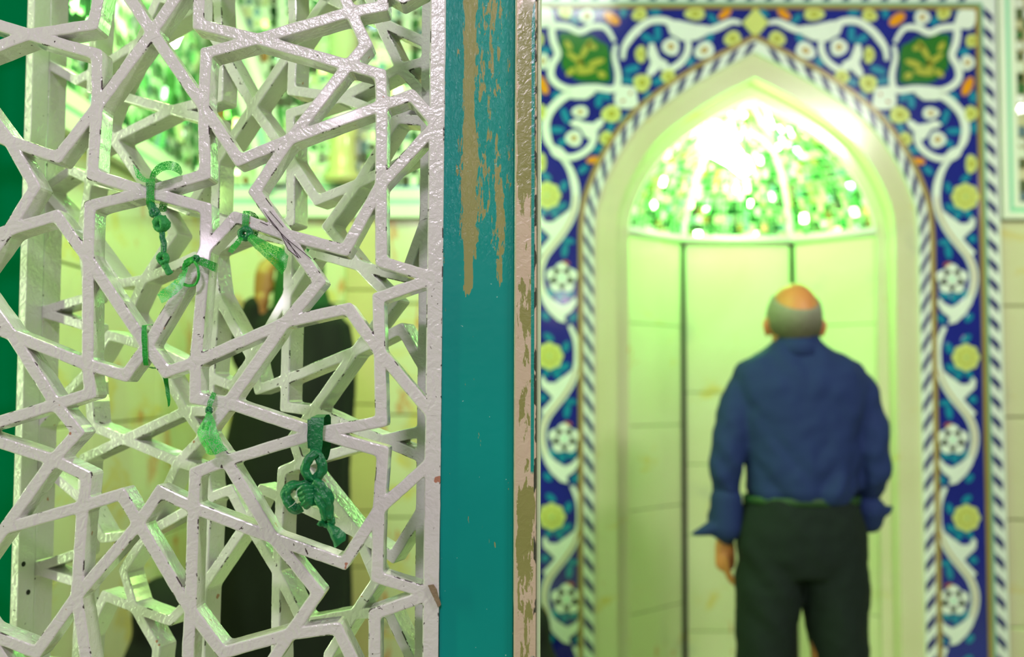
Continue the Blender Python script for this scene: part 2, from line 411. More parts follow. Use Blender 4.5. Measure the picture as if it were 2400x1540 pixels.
FRONT_NODES = """a1,-0.4137,0.4044 a2,-0.4154,0.2202 a3,-0.4115,0.0444 a4,-0.4166,-0.1537 R2,-0.3606,0.4858 R3,-0.3529,0.3181 R4,-0.3512,0.3808 R5,-0.293,0.3969 R6,-0.3607,0.414 R7,-0.186,0.4291 R8,-0.168,0.3914 R9,-0.1882,0.367 R10,-0.1494,0.4357 R11,-0.1506,0.4586 R12,-0.2197,0.4998 R13,-0.1515,0.3573 R14,-0.1497,0.3203 R15,-0.1158,0.3327 R16,-0.0866,0.2993 R17,-0.1497,0.2295 R18,-0.2542,0.281 R19,-0.3115,0.2568 R20,-0.293,0.2207 R21,-0.2578,0.1721 R22,-0.1895,0.1543 R23,-0.1484,0.1414 R24,-0.0875,0.1227 R25,-0.1513,0.1003 R26,-0.218,0.1184 R27,-0.2558,0.0724 R28,-0.1853,0.0881 R29,-0.1492,0.0391 R30,-0.0882,-0.0325 R31,-0.1465,-0.0389 R32,-0.2176,-0.052 R33,-0.1443,-0.0727 R34,-0.1484,-0.1372 R35,-0.0884,-0.0825 R36,-0.1872,-0.1967 R37,-0.1495,-0.2116 R38,-0.0892,-0.2301 R39,-0.1519,-0.2523 R40,-0.1511,-0.3269 R41,-0.35,0.2405 R42,-0.3478,0.2019 R43,-0.3478,0.1543 R44,-0.3147,0.1918 R45,-0.3888,0.0157 R46,-0.3564,0.0273 R47,-0.3561,-0.0139 R48,-0.3191,-0.019 R49,-0.3434,-0.052 R50,-0.3198,-0.0833 R51,-0.3544,-0.0967 R52,-0.3556,-0.1355 R53,-0.3931,-0.1177 R54,-0.2655,-0.1692 R55,-0.2147,-0.2296 R56,-0.2458,-0.2746 R57,-0.1934,-0.2679 R58,-0.1639,-0.3269 R59,-0.3566,-0.2493 R60,-0.3202,-0.2954 R61,-0.2818,-0.3301 R62,-0.3591,-0.3113 R63,-0.126,0.4452 R64,-0.0858,0.4678 R65,-0.3623,0.5722 R66,-0.2574,0.565 R67,-0.3211,0.5497 R70,-0.363,0.6075 R71,-0.2581,0.6079 R72,-0.1522,0.6083 R73,-0.0851,0.6085 R80,-0.3579,-0.3739 R81,-0.2811,-0.3737 R82,-0.1506,-0.3732 R83,-0.0898,-0.373 R84,-0.1633,-0.3733 L2,-0.468,0.4858 L3,-0.4745,0.3176 L4,-0.4765,0.3789 L5,-0.5542,0.4014 L6,-0.4818,0.4131 L7,-0.6426,0.4291 L8,-0.6606,0.3914 L9,-0.6404,0.367 L10,-0.6792,0.4357 L11,-0.678,0.4586 L12,-0.6089,0.4998 L13,-0.6771,0.3573 L14,-0.6789,0.3203 L15,-0.7128,0.3327 L16,-0.742,0.2993 L17,-0.6789,0.2295 L18,-0.5735,0.278 L19,-0.5177,0.2595 L20,-0.5429,0.2252 L21,-0.5714,0.1754 L22,-0.6391,0.1543 L23,-0.6802,0.1414 L24,-0.7411,0.1227 L25,-0.6773,0.1003 L26,-0.6106,0.1184 L27,-0.5641,0.0569 L28,-0.6433,0.0881 L29,-0.6794,0.0391 L30,-0.7404,-0.0325 L31,-0.6821,-0.0389 L32,-0.611,-0.052 L33,-0.6843,-0.0727 L34,-0.6802,-0.1372 L35,-0.7402,-0.0825 L36,-0.6414,-0.1967 L37,-0.6791,-0.2116 L38,-0.7394,-0.2301 L39,-0.6767,-0.2523 L40,-0.6775,-0.3269 L41,-0.4779,0.2396 L42,-0.4799,0.2039 L43,-0.4803,0.1431 L44,-0.5173,0.1926 L45,-0.4352,0.0117 L46,-0.4777,0.0235 L47,-0.474,-0.0085 L48,-0.5125,-0.0211 L49,-0.4868,-0.052 L50,-0.5137,-0.083 L51,-0.4755,-0.1009 L52,-0.4794,-0.1345 L53,-0.4364,-0.1207 L54,-0.5663,-0.1599 L55,-0.6139,-0.2296 L56,-0.5828,-0.2746 L57,-0.6352,-0.2679 L58,-0.6647,-0.3269 L59,-0.4835,-0.2338 L60,-0.5264,-0.2956 L61,-0.5468,-0.3301 L62,-0.4695,-0.3113 L63,-0.7026,0.4452 L64,-0.7428,0.4678 L65,-0.4663,0.5722 L66,-0.5712,0.565 L67,-0.5075,0.5497 L70,-0.4656,0.6075 L71,-0.5705,0.6079 L72,-0.6764,0.6083 L73,-0.7435,0.6085 L80,-0.4707,-0.3739 L81,-0.5475,-0.3737 L82,-0.678,-0.3732 L83,-0.7388,-0.373 L84,-0.6653,-0.3733"""
FRONT_EDGES = """a1-R2 a1-R3 R2-R6 R6-R5 R5-R4 R4-R3 R3-R19 R3-R41 R5-R7 R5-R9 R7-R8 R8-R9 R7-R10 R10-R11 R7-R12 R9-R18 R9-R13 R13-R14 R14-R15 R15-R16 R14-R18 R14-R17 R16-R17 R18-R19 R18-R20 R20-R21 R21-R44 R21-R26 R21-R22 R22-R17 R17-R23 R23-R24 R24-R25 R25-R29 R26-R27 R27-R28 R27-R46 R27-R48 R28-R29 R29-R30 R29-R31 R31-R32 R32-R48 R32-R33 R32-R50 R33-R34 R34-R35 R34-R36 R34-R37 R37-R38 R38-R39 R39-R40 R36-R54 R54-R50 R54-R52 R54-R55 R55-R56 R56-R57 R57-R58 R56-R60 R56-R61 R41-a2 a2-R42 R42-R43 R44-R43 R43-a3 R43-R46 R45-R46 a3-R45 R46-R47 R47-R48 R48-R49 R49-R50 R50-R51 R51-R52 R52-R53 R53-a4 R52-R59 R59-a4 R59-R60 R59-R62 R12-R11 R11-R63 R63-R64 R12-R65 R12-R66 R2-R65 R65-R70 R2-R67 R67-R66 R66-R71 R11-R72 R62-R80 R61-R81 R40-R82 R58-R84 R70-R71 R71-R72 R72-R73 R80-R81 R81-R84 R84-R82 R82-R83 R58-R40 a1-L2 a1-L3 L2-L6 L6-L5 L5-L4 L4-L3 L3-L19 L3-L41 L5-L7 L5-L9 L7-L8 L8-L9 L7-L10 L10-L11 L7-L12 L9-L18 L9-L13 L13-L14 L14-L15 L15-L16 L14-L18 L14-L17 L16-L17 L18-L19 L18-L20 L20-L21 L21-L44 L21-L26 L21-L22 L22-L17 L17-L23 L23-L24 L24-L25 L25-L29 L26-L27 L27-L28 L27-L46 L27-L48 L28-L29 L29-L30 L29-L31 L31-L32 L32-L48 L32-L33 L32-L50 L33-L34 L34-L35 L34-L36 L34-L37 L37-L38 L38-L39 L39-L40 L36-L54 L54-L50 L54-L52 L54-L55 L55-L56 L56-L57 L57-L58 L56-L60 L56-L61 L41-a2 a2-L42 L42-L43 L44-L43 L43-a3 L43-L46 L45-L46 a3-L45 L46-L47 L47-L48 L48-L49 L49-L50 L50-L51 L51-L52 L52-L53 L53-a4 L52-L59 L59-a4 L59-L60 L59-L62 L12-L11 L11-L63 L63-L64 L12-L65 L12-L66 L2-L65 L65-L70 L2-L67 L67-L66 L66-L71 L11-L72 L62-L80 L61-L81 L40-L82 L58-L84 L70-L71 L71-L72 L72-L73 L80-L81 L81-L84 L84-L82 L82-L83 L58-L40 L70-R70 L80-R80 R73-R64-f R64-R16-f R16-R24-f R24-R30-f R30-R35-f R35-R38-f R38-R83-f L73-L64-f L64-L16-f L16-L24-f L24-L30-f L30-L35-f L35-L38-f L38-L83-f"""
BACK_NODES = """a1,-0.0045,0.3775 a2,-0.0012,0.2061 a3,0.0008,0.0372 a4,-0.0021,-0.18 R2,0.0568,0.4547 L2,-0.0568,0.4637 R3,0.0555,0.3008 L3,-0.0598,0.3065 R4,0.0538,0.3642 L4,-0.0666,0.363 R5,0.129,0.3793 L5,-0.1338,0.3837 R6,0.0552,0.3952 L6,-0.0571,0.3946 R7,0.2136,0.4107 L7,-0.2331,0.4151 R8,0.2455,0.3751 L8,-0.2512,0.3754 R9,0.2089,0.3448 L9,-0.2312,0.3498 R10,0.2513,0.4173 L10,-0.2711,0.4255 R11,0.2514,0.4395 L11,-0.2697,0.4489 R12,0.1814,0.4763 L12,-0.1896,0.487 R13,0.251,0.3391 L13,-0.2676,0.3386 R14,0.2508,0.3031 L14,-0.2691,0.294 L15,-0.303,0.3096 L16,-0.3505,0.2844 R17,0.2505,0.2136 L17,-0.2815,0.218 R18,0.1552,0.2636 L18,-0.1637,0.2648 R19,0.0952,0.245 L19,-0.1042,0.2416 R20,0.1108,0.2098 L20,-0.126,0.2102 R21,0.1566,0.1567 L21,-0.1733,0.1478 R22,0.2217,0.1397 L22,-0.2159,0.143 R23,0.2501,0.1267 L23,-0.2667,0.1254 L24,-0.3508,0.106 R25,0.25,0.0856 L25,-0.2641,0.083 R26,0.2066,0.1096 L26,-0.1977,0.1015 R27,0.1531,0.0457 L27,-0.1611,0.0542 R28,0.2176,0.074 L28,-0.2298,0.0708 R29,0.2497,0.0233 L29,-0.265,0.0199 L30,-0.351,-0.0547 R31,0.2494,-0.0548 L31,-0.2547,-0.0573 R32,0.1924,-0.0679 L32,-0.2004,-0.0742 R33,0.2493,-0.0886 L33,-0.2679,-0.1017 R34,0.249,-0.1528 L34,-0.2689,-0.1598 L35,-0.3511,-0.1066 R36,0.2088,-0.2141 L36,-0.232,-0.2116 R37,0.2487,-0.2272 L37,-0.2703,-0.2337 L38,-0.3513,-0.2605 R39,0.2486,-0.2672 L39,-0.2683,-0.2755 R40,0.2483,-0.3414 L40,-0.2705,-0.3504 R41,0.0569,0.219 L41,-0.0601,0.2279 R42,0.0554,0.1923 L42,-0.0663,0.185 R43,0.0535,0.1215 L43,-0.0559,0.1241 R44,0.0912,0.1757 L44,-0.0929,0.1765 R45,0.012,-0.0036 L45,-0.028,0.0002 R46,0.0522,0.0088 L46,-0.0621,0.0116 R47,0.0522,-0.027 L47,-0.0631,-0.0344 R48,0.0932,-0.0316 L48,-0.1015,-0.0336 R49,0.0634,-0.0674 L49,-0.0717,-0.0672 R50,0.0768,-0.0994 L50,-0.1114,-0.1031 R51,0.0498,-0.1107 L51,-0.0664,-0.1146 R52,0.0473,-0.1447 L52,-0.0618,-0.1502 R53,0.0196,-0.1361 L53,-0.029,-0.1378 R54,0.1591,-0.1866 L54,-0.1591,-0.2012 R55,0.1873,-0.2448 L55,-0.1961,-0.2535 R56,0.1562,-0.2888 L56,-0.1772,-0.3032 R57,0.2037,-0.2829 L57,-0.2261,-0.2902 R58,0.2367,-0.3413 L58,-0.2577,-0.3504 R59,0.0439,-0.2416 L59,-0.0681,-0.2685 R60,0.0829,-0.3054 L60,-0.1191,-0.317 R61,0.1206,-0.3431 L61,-0.1386,-0.3542 R62,0.0439,-0.3223 L62,-0.0688,-0.3312 L63,-0.2959,0.4396 L64,-0.3502,0.4696 R65,0.0534,0.5427 L65,-0.0635,0.5401 R66,0.1546,0.539 L66,-0.1594,0.5472 R67,0.1019,0.5124 L67,-0.0987,0.5254 R70,0.0518,0.579 L70,-0.0581,0.5788 R71,0.155,0.5823 L71,-0.1597,0.5891 R72,0.2519,0.5869 L72,-0.2646,0.5942 L73,-0.35,0.599 R80,0.0448,-0.3881 L80,-0.068,-0.394 R81,0.1208,-0.3865 L81,-0.1427,-0.3962 R82,0.2481,-0.3878 L82,-0.2716,-0.3964 L83,-0.3516,-0.3973 R84,0.2381,-0.3875 L84,-0.2589,-0.3965"""
BACK_EDGES = """a1-R2 a1-R3 R2-R6 R6-R5 R5-R4 R4-R3 R3-R19 R3-R41 R5-R7 R5-R9 R7-R8 R8-R9 R7-R10 R7-R12 R9-R18 R9-R13 R14-R18 R18-R19 R18-R20 R20-R21 R21-R44 R21-R26 R21-R22 R22-R17 R26-R27 R27-R28 R27-R46 R27-R48 R28-R29 R31-R32 R32-R48 R32-R33 R32-R50 R34-R36 R36-R54 R54-R50 R54-R52 R54-R55 R55-R56 R56-R57 R57-R58 R56-R60 R56-R61 R41-a2 a2-R42 R42-R43 R44-R43 R43-a3 R43-R46 R45-R46 a3-R45 R46-R47 R47-R48 R48-R49 R49-R50 R50-R51 R51-R52 R52-R53 R53-a4 R52-R59 R59-a4 R59-R60 R59-R62 R12-R11 R12-R65 R12-R66 R2-R65 R65-R70 R2-R67 R67-R66 R66-R71 R62-R80 R61-R81 R58-R84 R70-R71 R71-R72 R80-R81 R81-R84 R84-R82 a1-L2 a1-L3 L2-L6 L6-L5 L5-L4 L4-L3 L3-L19 L3-L41 L5-L7 L5-L9 L7-L8 L8-L9 L7-L10 L10-L11 L7-L12 L9-L18 L9-L13 L13-L14 L14-L15 L15-L16 L14-L18 L14-L17 L16-L17 L18-L19 L18-L20 L20-L21 L21-L44 L21-L26 L21-L22 L22-L17 L17-L23 L23-L24 L24-L25 L25-L29 L26-L27 L27-L28 L27-L46 L27-L48 L28-L29 L29-L30 L29-L31 L31-L32 L32-L48 L32-L33 L32-L50 L33-L34 L34-L35 L34-L36 L34-L37 L37-L38 L38-L39 L39-L40 L36-L54 L54-L50 L54-L52 L54-L55 L55-L56 L56-L57 L57-L58 L56-L60 L56-L61 L41-a2 a2-L42 L42-L43 L44-L43 L43-a3 L43-L46 L45-L46 a3-L45 L46-L47 L47-L48 L48-L49 L49-L50 L50-L51 L51-L52 L52-L53 L53-a4 L52-L59 L59-a4 L59-L60 L59-L62 L12-L11 L11-L63 L63-L64 L12-L65 L12-L66 L2-L65 L65-L70 L2-L67 L67-L66 L66-L71 L11-L72 L62-L80 L61-L81 L40-L82 L58-L84 L70-L71 L71-L72 L72-L73 L80-L81 L81-L84 L84-L82 L82-L83 L58-L40 L70-R70 L80-R80 L73-L64-f L64-L16-f L16-L24-f L24-L30-f L30-L35-f L35-L38-f L38-L83-f R72-R11-f R11-R10-f R10-R13-f R13-R14-f R14-R17-f R17-R23-f R23-R25-f R25-R29-f R29-R31-f R31-R33-f R33-R34-f R34-R37-f R37-R39-f R39-R40-f R40-R82-f"""
BACK_ORIGIN = (-0.3486, 1.4220)

# ------------------------------------------------------------------ the setting: floor and walls
YW = 4.2
fl = mk('floor', *box_data((-3.2, -2.4, -0.05), (3.4, 4.9, 0.0)), FLOOR); tag(fl, kind='structure')

ZS = [0.0, 0.395, 0.81, 1.21, 1.648, 1.985]
def slab(parent, a, b, c, d, z0, z1, off, th=0.02, gap=0.003, mt=None):
    """marble slab between plan points a-b (x, y); off: outward offset direction (x, y)"""
    ax, ay = a; bx, by = b; L = math.hypot(bx - ax, by - ay); tx, ty = (bx - ax) / L, (by - ay) / L
    s0, s1 = c * L + gap, d * L - gap
    bm = bmesh.new(); v, f = box_data((s0, 0, z0 + gap), (s1, th, z1 - gap)); vs = [bm.verts.new(q) for q in v]
    for q in f: bm.faces.new([vs[i] for i in q])
    bmesh.ops.bevel(bm, geom=list(bm.edges), offset=0.002, segments=1, affect='EDGES')
    for q in bm.verts:
        s, h, z = q.co; q.co = (ax + tx * s + off[0] * h, ay + ty * s + off[1] * h, z)
    me = bpy.data.meshes.new('marble_slab'); bm.to_mesh(me); bm.free(); me.materials.append(mt or MARBLE)
    o = bpy.data.objects.new('marble_slab', me); COL.objects.link(o); o.parent = parent
    return o

# back wall: left stretch, right stretch; the niche stands between them
def wall_piece(name, quads):
    V = []; F = []
    for a, b in quads:
        v, f = box_data(a, b); o = len(V); V += v; F += [tuple(i + o for i in q) for q in f]
    w = mk(name, V, F, JOINT); tag(w, kind='structure'); return w
wl = wall_piece('wall_back_left', [((-1.30, YW + .02, 0), (-0.04, YW + .12, 3.4))])
wr = wall_piece('wall_back_right', [((1.90, YW + .02, 0), (3.3, YW + .12, 3.4))])
wt = wall_piece('wall_back_top', [((-0.04, YW + .02, 2.93), (1.90, YW + .12, 3.4))])
ww = wall_piece('wall_side', [((-1.32, 1.95, 0), (-1.22, YW + .02, 3.4))])
for i in range(len(ZS) - 1):
    z0, z1 = ZS[i], ZS[i + 1]
    for (x0, x1) in ((-1.2, -0.655), (-0.52, -0.04)):
        slab(wl, (x0, YW), (x1, YW), 0, 1, z0, z1, (0, 1), mt=MARBLE2)
    for (x0, x1) in ((1.934, 2.62), (2.62, 3.3)):
        slab(wr, (x0, YW), (x1, YW), 0, 1, z0, z1, (0, 1))
    for (y0, y1) in ((1.95, 2.5), (2.5, 3.05), (3.05, 3.62), (3.62, 4.2)):
        slab(ww, (-1.2, y0), (-1.2, y1), 0, 1, z0, z1, (-1, 0), mt=MARBLE2)
# pilaster on the back wall
pil = empty('marble_pilaster', (-0.59, YW, 0)); tag(pil, 'beige marble pilaster strip on the wall right of the black-cloaked person', 'pilaster')
for z0, z1 in ((0, 0.62), (0.62, 0.835), (0.835, 1.25), (1.25, 1.7), (1.7, 1.985)):
    o = bev_box('marble_slab', (-0.655, YW - 0.02, z0 + .002), (-0.52, YW + 0.02, z1 - .002), TANM, pil, 0.004, 1)

# cornice and mirror panels above it
def cornice(name, a, b, n, label):
    """a, b: plan ends; n: direction into the room"""
    root = empty(name, (a[0], a[1], 1.985)); tag(root, label, 'cornice')
    prof = [('ledge_moulding', 0.0, 0.05, 0.045, PLAST), ('green_line', 0.05, 0.072, 0.030, MINT), ('upper_moulding', 0.072, 0.115, 0.035, PLAST), ('dark_line', 0.115, 0.128, 0.015, TTEAL)]
    for nm, z0, z1, d, mt in prof:
        P4 = [(a[0], a[1]), (b[0], b[1]), (b[0] + n[0] * d, b[1] + n[1] * d), (a[0] + n[0] * d, a[1] + n[1] * d)]
        V = [(x, y, 1.985 + z0) for x, y in P4] + [(x, y, 1.985 + z1) for x, y in P4]
        mk(nm, V, [(0, 3, 2, 1), (4, 5, 6, 7), (0, 1, 5, 4), (1, 2, 6, 5), (2, 3, 7, 6), (3, 0, 4, 7)], mt, root)
    return root
cornice('wall_cornice', (-1.2, YW), (-0.04, YW), (0, -1), 'white and green cornice on the back wall under the mirror mosaic')
cornice('wall_cornice', (-1.2, 1.95), (-1.2, YW), (1, 0), 'white and green cornice running back along the side wall')

def mosaic(name, fn, nu, nv, mats, parent, weights, seed=1, tilt=0.22, proud=0.004, jag=0.32):
    """fn(u, v) -> (point, normal); every mirror piece is its own tilted quad"""
    rnd = random.Random(seed); V = []; F = []; MI = []
    for i in range(nu):
        for j in range(nv):
            p0, n0 = fn((i + .5) / nu, (j + .5) / nv)
            du = fn((i + 1) / nu, (j + .5) / nv)[0] - fn(i / nu, (j + .5) / nv)[0]
            dv = fn((i + .5) / nu, (j + 1) / nv)[0] - fn((i + .5) / nu, j / nv)[0]
            ju, jv = rnd.uniform(-tilt, tilt), rnd.uniform(-tilt, tilt)
            lu, lv = du.length, dv.length
            o = len(V)
            sp = rnd.random() < jag
            cs = [(-.5, 0), (0, -.5), (.5, 0), (0, .5)] if sp else [(-.48, -.48), (.48, -.48), (.48, .48), (-.48, .48)]
            for a, b in cs:
                V.append(p0 + du * a + dv * b + n0 * (proud + a * ju * lu + b * jv * lv))
            F.append((o, o + 1, o + 2, o + 3)); MI.append(rnd.choices(range(len(mats)), weights)[0])
    o = mk(name, V, F, mats, parent, False, MI); tag(o, kind='stuff'); return o

MM = [MIRR, MIRG, MIRR2, MIRC, MIRB, MIRD, PLAST]
def mirror_field(name, a, b, z0, z1, n, label, nu, nv, w, seed, tilt=0.2):
    root = empty(name, (a[0], a[1], z0)); tag(root, label, 'mirror mosaic')
    A = Vector((a[0], a[1], z0)); B = Vector((b[0], b[1], z0)); NN = Vector((n[0], n[1], 0))
    V = [A - NN * .01, B - NN * .01, B + Vector((0, 0, z1 - z0)) - NN * .01, A + Vector((0, 0, z1 - z0)) - NN * .01]
    V2 = [q + NN * .012 for q in V]
    mk('backing', V + V2, [(0, 1, 2, 3), (4, 5, 6, 7), (0, 1, 5, 4), (1, 2, 6, 5), (2, 3, 7, 6), (3, 0, 4, 7)], PLAST, root)
    mosaic('mirror_pieces', lambda u, v: (A.lerp(B, u) + Vector((0, 0, (z1 - z0) * v)) + NN * .004, NN), nu, nv, MM, root, w, seed, tilt)
    return root
mirror_field('mirror_mosaic', (-1.175, YW), (-0.04, YW), 2.113, 3.2, (0, -1), 'pale mirror mosaic on the back wall above the cornice', 34, 24, [5, 2.6, .4, 4, 1.3, .15, 3], 3, 0.32)
mirror_field('mirror_mosaic', (-1.2, 1.95), (-1.2, 4.165), 2.113, 3.2, (1, 0), 'dark green mirror mosaic on the side wall above the cornice', 48, 14, [1, 5, .2, .7, .3, 4.5, .3], 5, 0.3)

# pale column against the mosaic, with a flared capital
colm = empty('engaged_column', P(800, 470, YW - .10)); tag(colm, 'cream column with a flared capital in front of the back wall mirrors', 'column')
_c = P(800, 470, YW - .10)
_rg = [(_c.x, YW - .08, 2.115, .075, .06), (_c.x, YW - .08, 2.14, .075, .06), (_c.x, YW - .08, 2.16, .055, .05), (_c.x, YW - .08, 2.28, .05, .045), (_c.x, YW - .08, 2.33, .062, .05), (_c.x, YW - .08, 2.36, .052, .045), (_c.x, YW - .08, 2.42, .085, .06), (_c.x, YW - .08, 2.47, .10, .065), (_c.x, YW - .08, 2.50, .10, .065), (_c.x, YW - .08, 2.505, .06, .05), (_c.x, YW - .08, 3.2, .055, .05)]
v, f = loft_data(_rg[:5], 20); mk('base', v, f, TANM, colm, True)
v, f = loft_data(_rg[4:9], 20); mk('capital', v, f, PLAST, colm, True)
v, f = loft_data(_rg[9:], 20); mk('shaft', v, f, MARBLE2, colm, True)

# curved white ribs of the vault over the back wall corner
vault = empty('vault_rib', (-1.12, YW, 2.12)); tag(vault, 'curved white and green vault rib rising above the back wall cornice', 'vault rib')
rp = [P(655, 432, YW - .05), P(650, 360, YW - .06), P(628, 270, YW - .07), P(600, 180, YW - .08), P(570, 90, YW - .09), P(535, 0, YW - .1), P(522, -50, YW - .11)]
rp = catmull(rp, 5)
v, f = tube_data(rp, 0.034, 12); mk('outer_rib', v, f, PLAST, vault, True)
v, f = tube_data([q + Vector((-0.040, 0.01, -0.03)) for q in rp], 0.02, 10); mk('inner_rib', v, f, MINT, vault, True)
v, f = tube_data([q + Vector((-0.072, 0.0, -0.05)) for q in rp], 0.022, 10); mk('lower_rib', v, f, PLAST, vault, True)

# green tube lamp on the side wall
gl = empty('green_wall_lamp', (-1.15, 3.3, 2.40)); tag(gl, 'glaring green-white lamp on the side wall, upper left', 'lamp')
v, f = tube_data([(-1.08, 3.3, 2.52), (-1.08, 3.3, 2.44), (-1.08, 3.3, 2.39)], [0.030, 0.042, 0.022], 14); mk('lit_bulb', v, f, LAMPG, gl, True)
v, f = tube_data([(-1.20, 3.3, 2.57), (-1.12, 3.3, 2.57), (-1.08, 3.3, 2.53)], 0.012, 8); mk('bracket', v, f, PLAST, gl, True)

# framed mirror panel on the right wall
mp = empty('framed_mirror', (2.1, YW, 1.99)); tag(mp, 'mirror mosaic panel in white and mint frame at the right edge', 'mirror panel')
xa = 1.934
def fr(nm, x0, z0, d, mt, w):
    V, F = merge(box_data((x0, YW - d, z0), (x0 + w, YW + .02, 3.2)), box_data((x0 + w, YW - d, z0), (3.3, YW + .02, z0 + w)))
    mk(nm, V, F, mt, mp)
fr('outer_frame', xa, 1.99, 0.030, PLAST, 0.026); fr('mint_line', xa + .026, 2.016, 0.022, MINT, 0.018)
fr('inner_frame', xa + .044, 2.034, 0.028, PLAST, 0.022); fr('grey_line', xa + .066, 2.056, 0.012, MIRB, 0.008)
mosaic('mirror_pieces', lambda u, v: (Vector((xa + .074 + 1.29 * u, YW + .01, 2.064 + 1.13 * v)), Vector((0, -1, 0))), 30, 26, MM, mp, [3, 2, .4, 3, 1, .4, 3], 8, 0.22)

# ------------------------------------------------------------------ the prayer niche
CX = 0.962
ARC = [(2188, 640), (2187, 560), (2180, 487), (2163, 435), (2133, 372), (2092, 310), (2050, 264), (1985, 214), (1895, 158), (1772, 93)]
_a = [P(x, y, YW) for x, y in ARC]
ARCP = [(0.690 * (q.x - CX) / (_a[0].x - CX), q.z) for q in _a]; ARCP[-1] = (0.0, ARCP[-1][1])
def arch(d, n=60):
    """half outline of the pointed arch inset by d, bottom to apex: (dx from centre, z)"""
    pts = [Vector((ARCP[0][0], 0.0, 0)), Vector((ARCP[0][0], 0.9, 0))] + [Vector((a, b, 0)) for a, b in ARCP]
    pts = [pts[0]] + catmull(pts[1:], 7)
    out = []
    for i, p in enumerate(pts):
        t = (pts[min(i + 1, len(pts) - 1)] - pts[max(i - 1, 0)]).normalized()
        nn = Vector((-t.y, t.x, 0))
        q = p + nn * d
        if i == len(pts) - 1:
            q = Vector((0, p.y - d / max(0.3, abs(nn.x) if False else abs(nn.y)), 0))
        out.append(q)
    # cut what passes the centre line
    res = [q for q in out[:-1] if q.x > 0.004]
    res.append(out[-1] if out[-1].y > res[-1].y else Vector((0, res[-1].y + 0.004, 0)))
    # resample
    L = [0]
    for a, b in zip(res, res[1:]): L.append(L[-1] + (b - a).length)
    R_ = []
    for k in range(n + 1):
        s = L[-1] * k / n; i = 0
        while i < len(L) - 2 and L[i + 1] < s: i += 1
        t = (s - L[i]) / max(1e-9, L[i + 1] - L[i]); q = res[i].lerp(res[i + 1], t); R_.append((q.x, q.y))
    return R_, L[-1]
def full(d, n=60):
    h, L = arch(d, n)
    left = [(CX - x, z) for x, z in h]; right = [(CX + x, z) for x, z in reversed(h[:-1])]
    return left + right
def band(name, d0, d1, y, th, mat, parent, n=60):
    A, B = full(d0, n), full(d1, n); V = []; F = []; k = len(A)
    for S, yy in ((A, y), (B, y), (B, y + th), (A, y + th)): V += [(x, yy, z) for x, z in S]
    for i in range(k - 1):
        for r in range(4):
            a = r * k + i; b = ((r + 1) % 4) * k + i
            F.append((a, a + 1, b + 1, b))
    return mk(name, V, F, mat, parent)

niche = empty('prayer_niche', (CX, YW, 0)); tag(niche, 'marble prayer niche with a pointed arch glowing green behind the man in blue', 'prayer niche')
band('marble_jamb', 0.050, 0.14, YW - 0.012, 0.05, MARBLE, niche)
band('stepped_reveal', 0.135, 0.195, YW + 0.05, 0.015, MARBLE, niche)
band('reveal_side', 0.139, 0.145, YW, 0.06, MARBLE, niche)
AR, _ = arch(0.19, 80)
LEDGE = 1.953; HW = 0.500; MW = 0.233; YN, YB = YW + 0.065, 4.54
AR = [(x, z) for x, z in AR if z >= LEDGE]; AR = [(HW, LEDGE)] + AR; AR[-1] = (0.0, AR[-1][1])
ZT = AR[-1][1]
def resamp(pts, n):
    L = [0]
    for a, b in zip(pts, pts[1:]): L.append(L[-1] + math.hypot(b[0] - a[0], b[1] - a[1]))
    out = []
    for k in range(n + 1):
        s = L[-1] * k / n; i = 0
        while i < len(L) - 2 and L[i + 1] < s: i += 1
        t = (s - L[i]) / (L[i + 1] - L[i]); out.append((pts[i][0] + t * (pts[i + 1][0] - pts[i][0]), pts[i][1] + t * (pts[i + 1][1] - pts[i][1])))
    return out
ARS = resamp(AR, 24)
def rib(sx, w, yb):
    return [Vector((CX + sx * w * (x / HW), YN + (yb - YN) * (x / HW), z)) for x, z in ARS]
RIBS = [rib(-1, HW, YN + .001), rib(-1, MW, YB), rib(1, MW, YB), rib(1, HW, YN + .001)]
def ribat(R_, v):
    s = v * (len(R_) - 1); i = min(int(s), len(R_) - 2); return R_[i].lerp(R_[i + 1], s - i)
cen = Vector((CX, YN, 2.1))
for gi, (a, b, nu) in enumerate(((0, 1, 13), (1, 2, 18), (2, 3, 13))):
    A, B = RIBS[a], RIBS[b]
    def fn(u, v, A=A, B=B):
        v = min(v, 0.985); p = ribat(A, v).lerp(ribat(B, v), u)
        du = ribat(B, v) - ribat(A, v); dv = ribat(A, min(1, v + .03)).lerp(ribat(B, min(1, v + .03)), u) - p
        nn = du.cross(dv).normalized()
        if nn.dot(cen - p) < 0: nn = -nn
        return p, nn
    V = []; F = []
    for j in range(25):
        for i in range(3):
            V.append(ribat(A, j / 24).lerp(ribat(B, j / 24), i / 2) + Vector((0, 0.006, 0.004)))
    for j in range(24):
        for i in range(2): q = j * 3 + i; F.append((q, q + 1, q + 4, q + 3))
    mk('vault_panel', V, F, PLAST, niche)
    mosaic('mirror_pieces', fn, nu, 22, MM, niche, [3, 5, 1.7, 2.2, .7, 1.6, .8], 20 + gi, 0.35, 0.006)
for k, R_ in enumerate(RIBS):
    v, f = tube_data(R_, [0.017 if k in (1, 2) else 0.012] * len(R_), 10); mk('vault_rib', v, f, PLAST, niche, True)
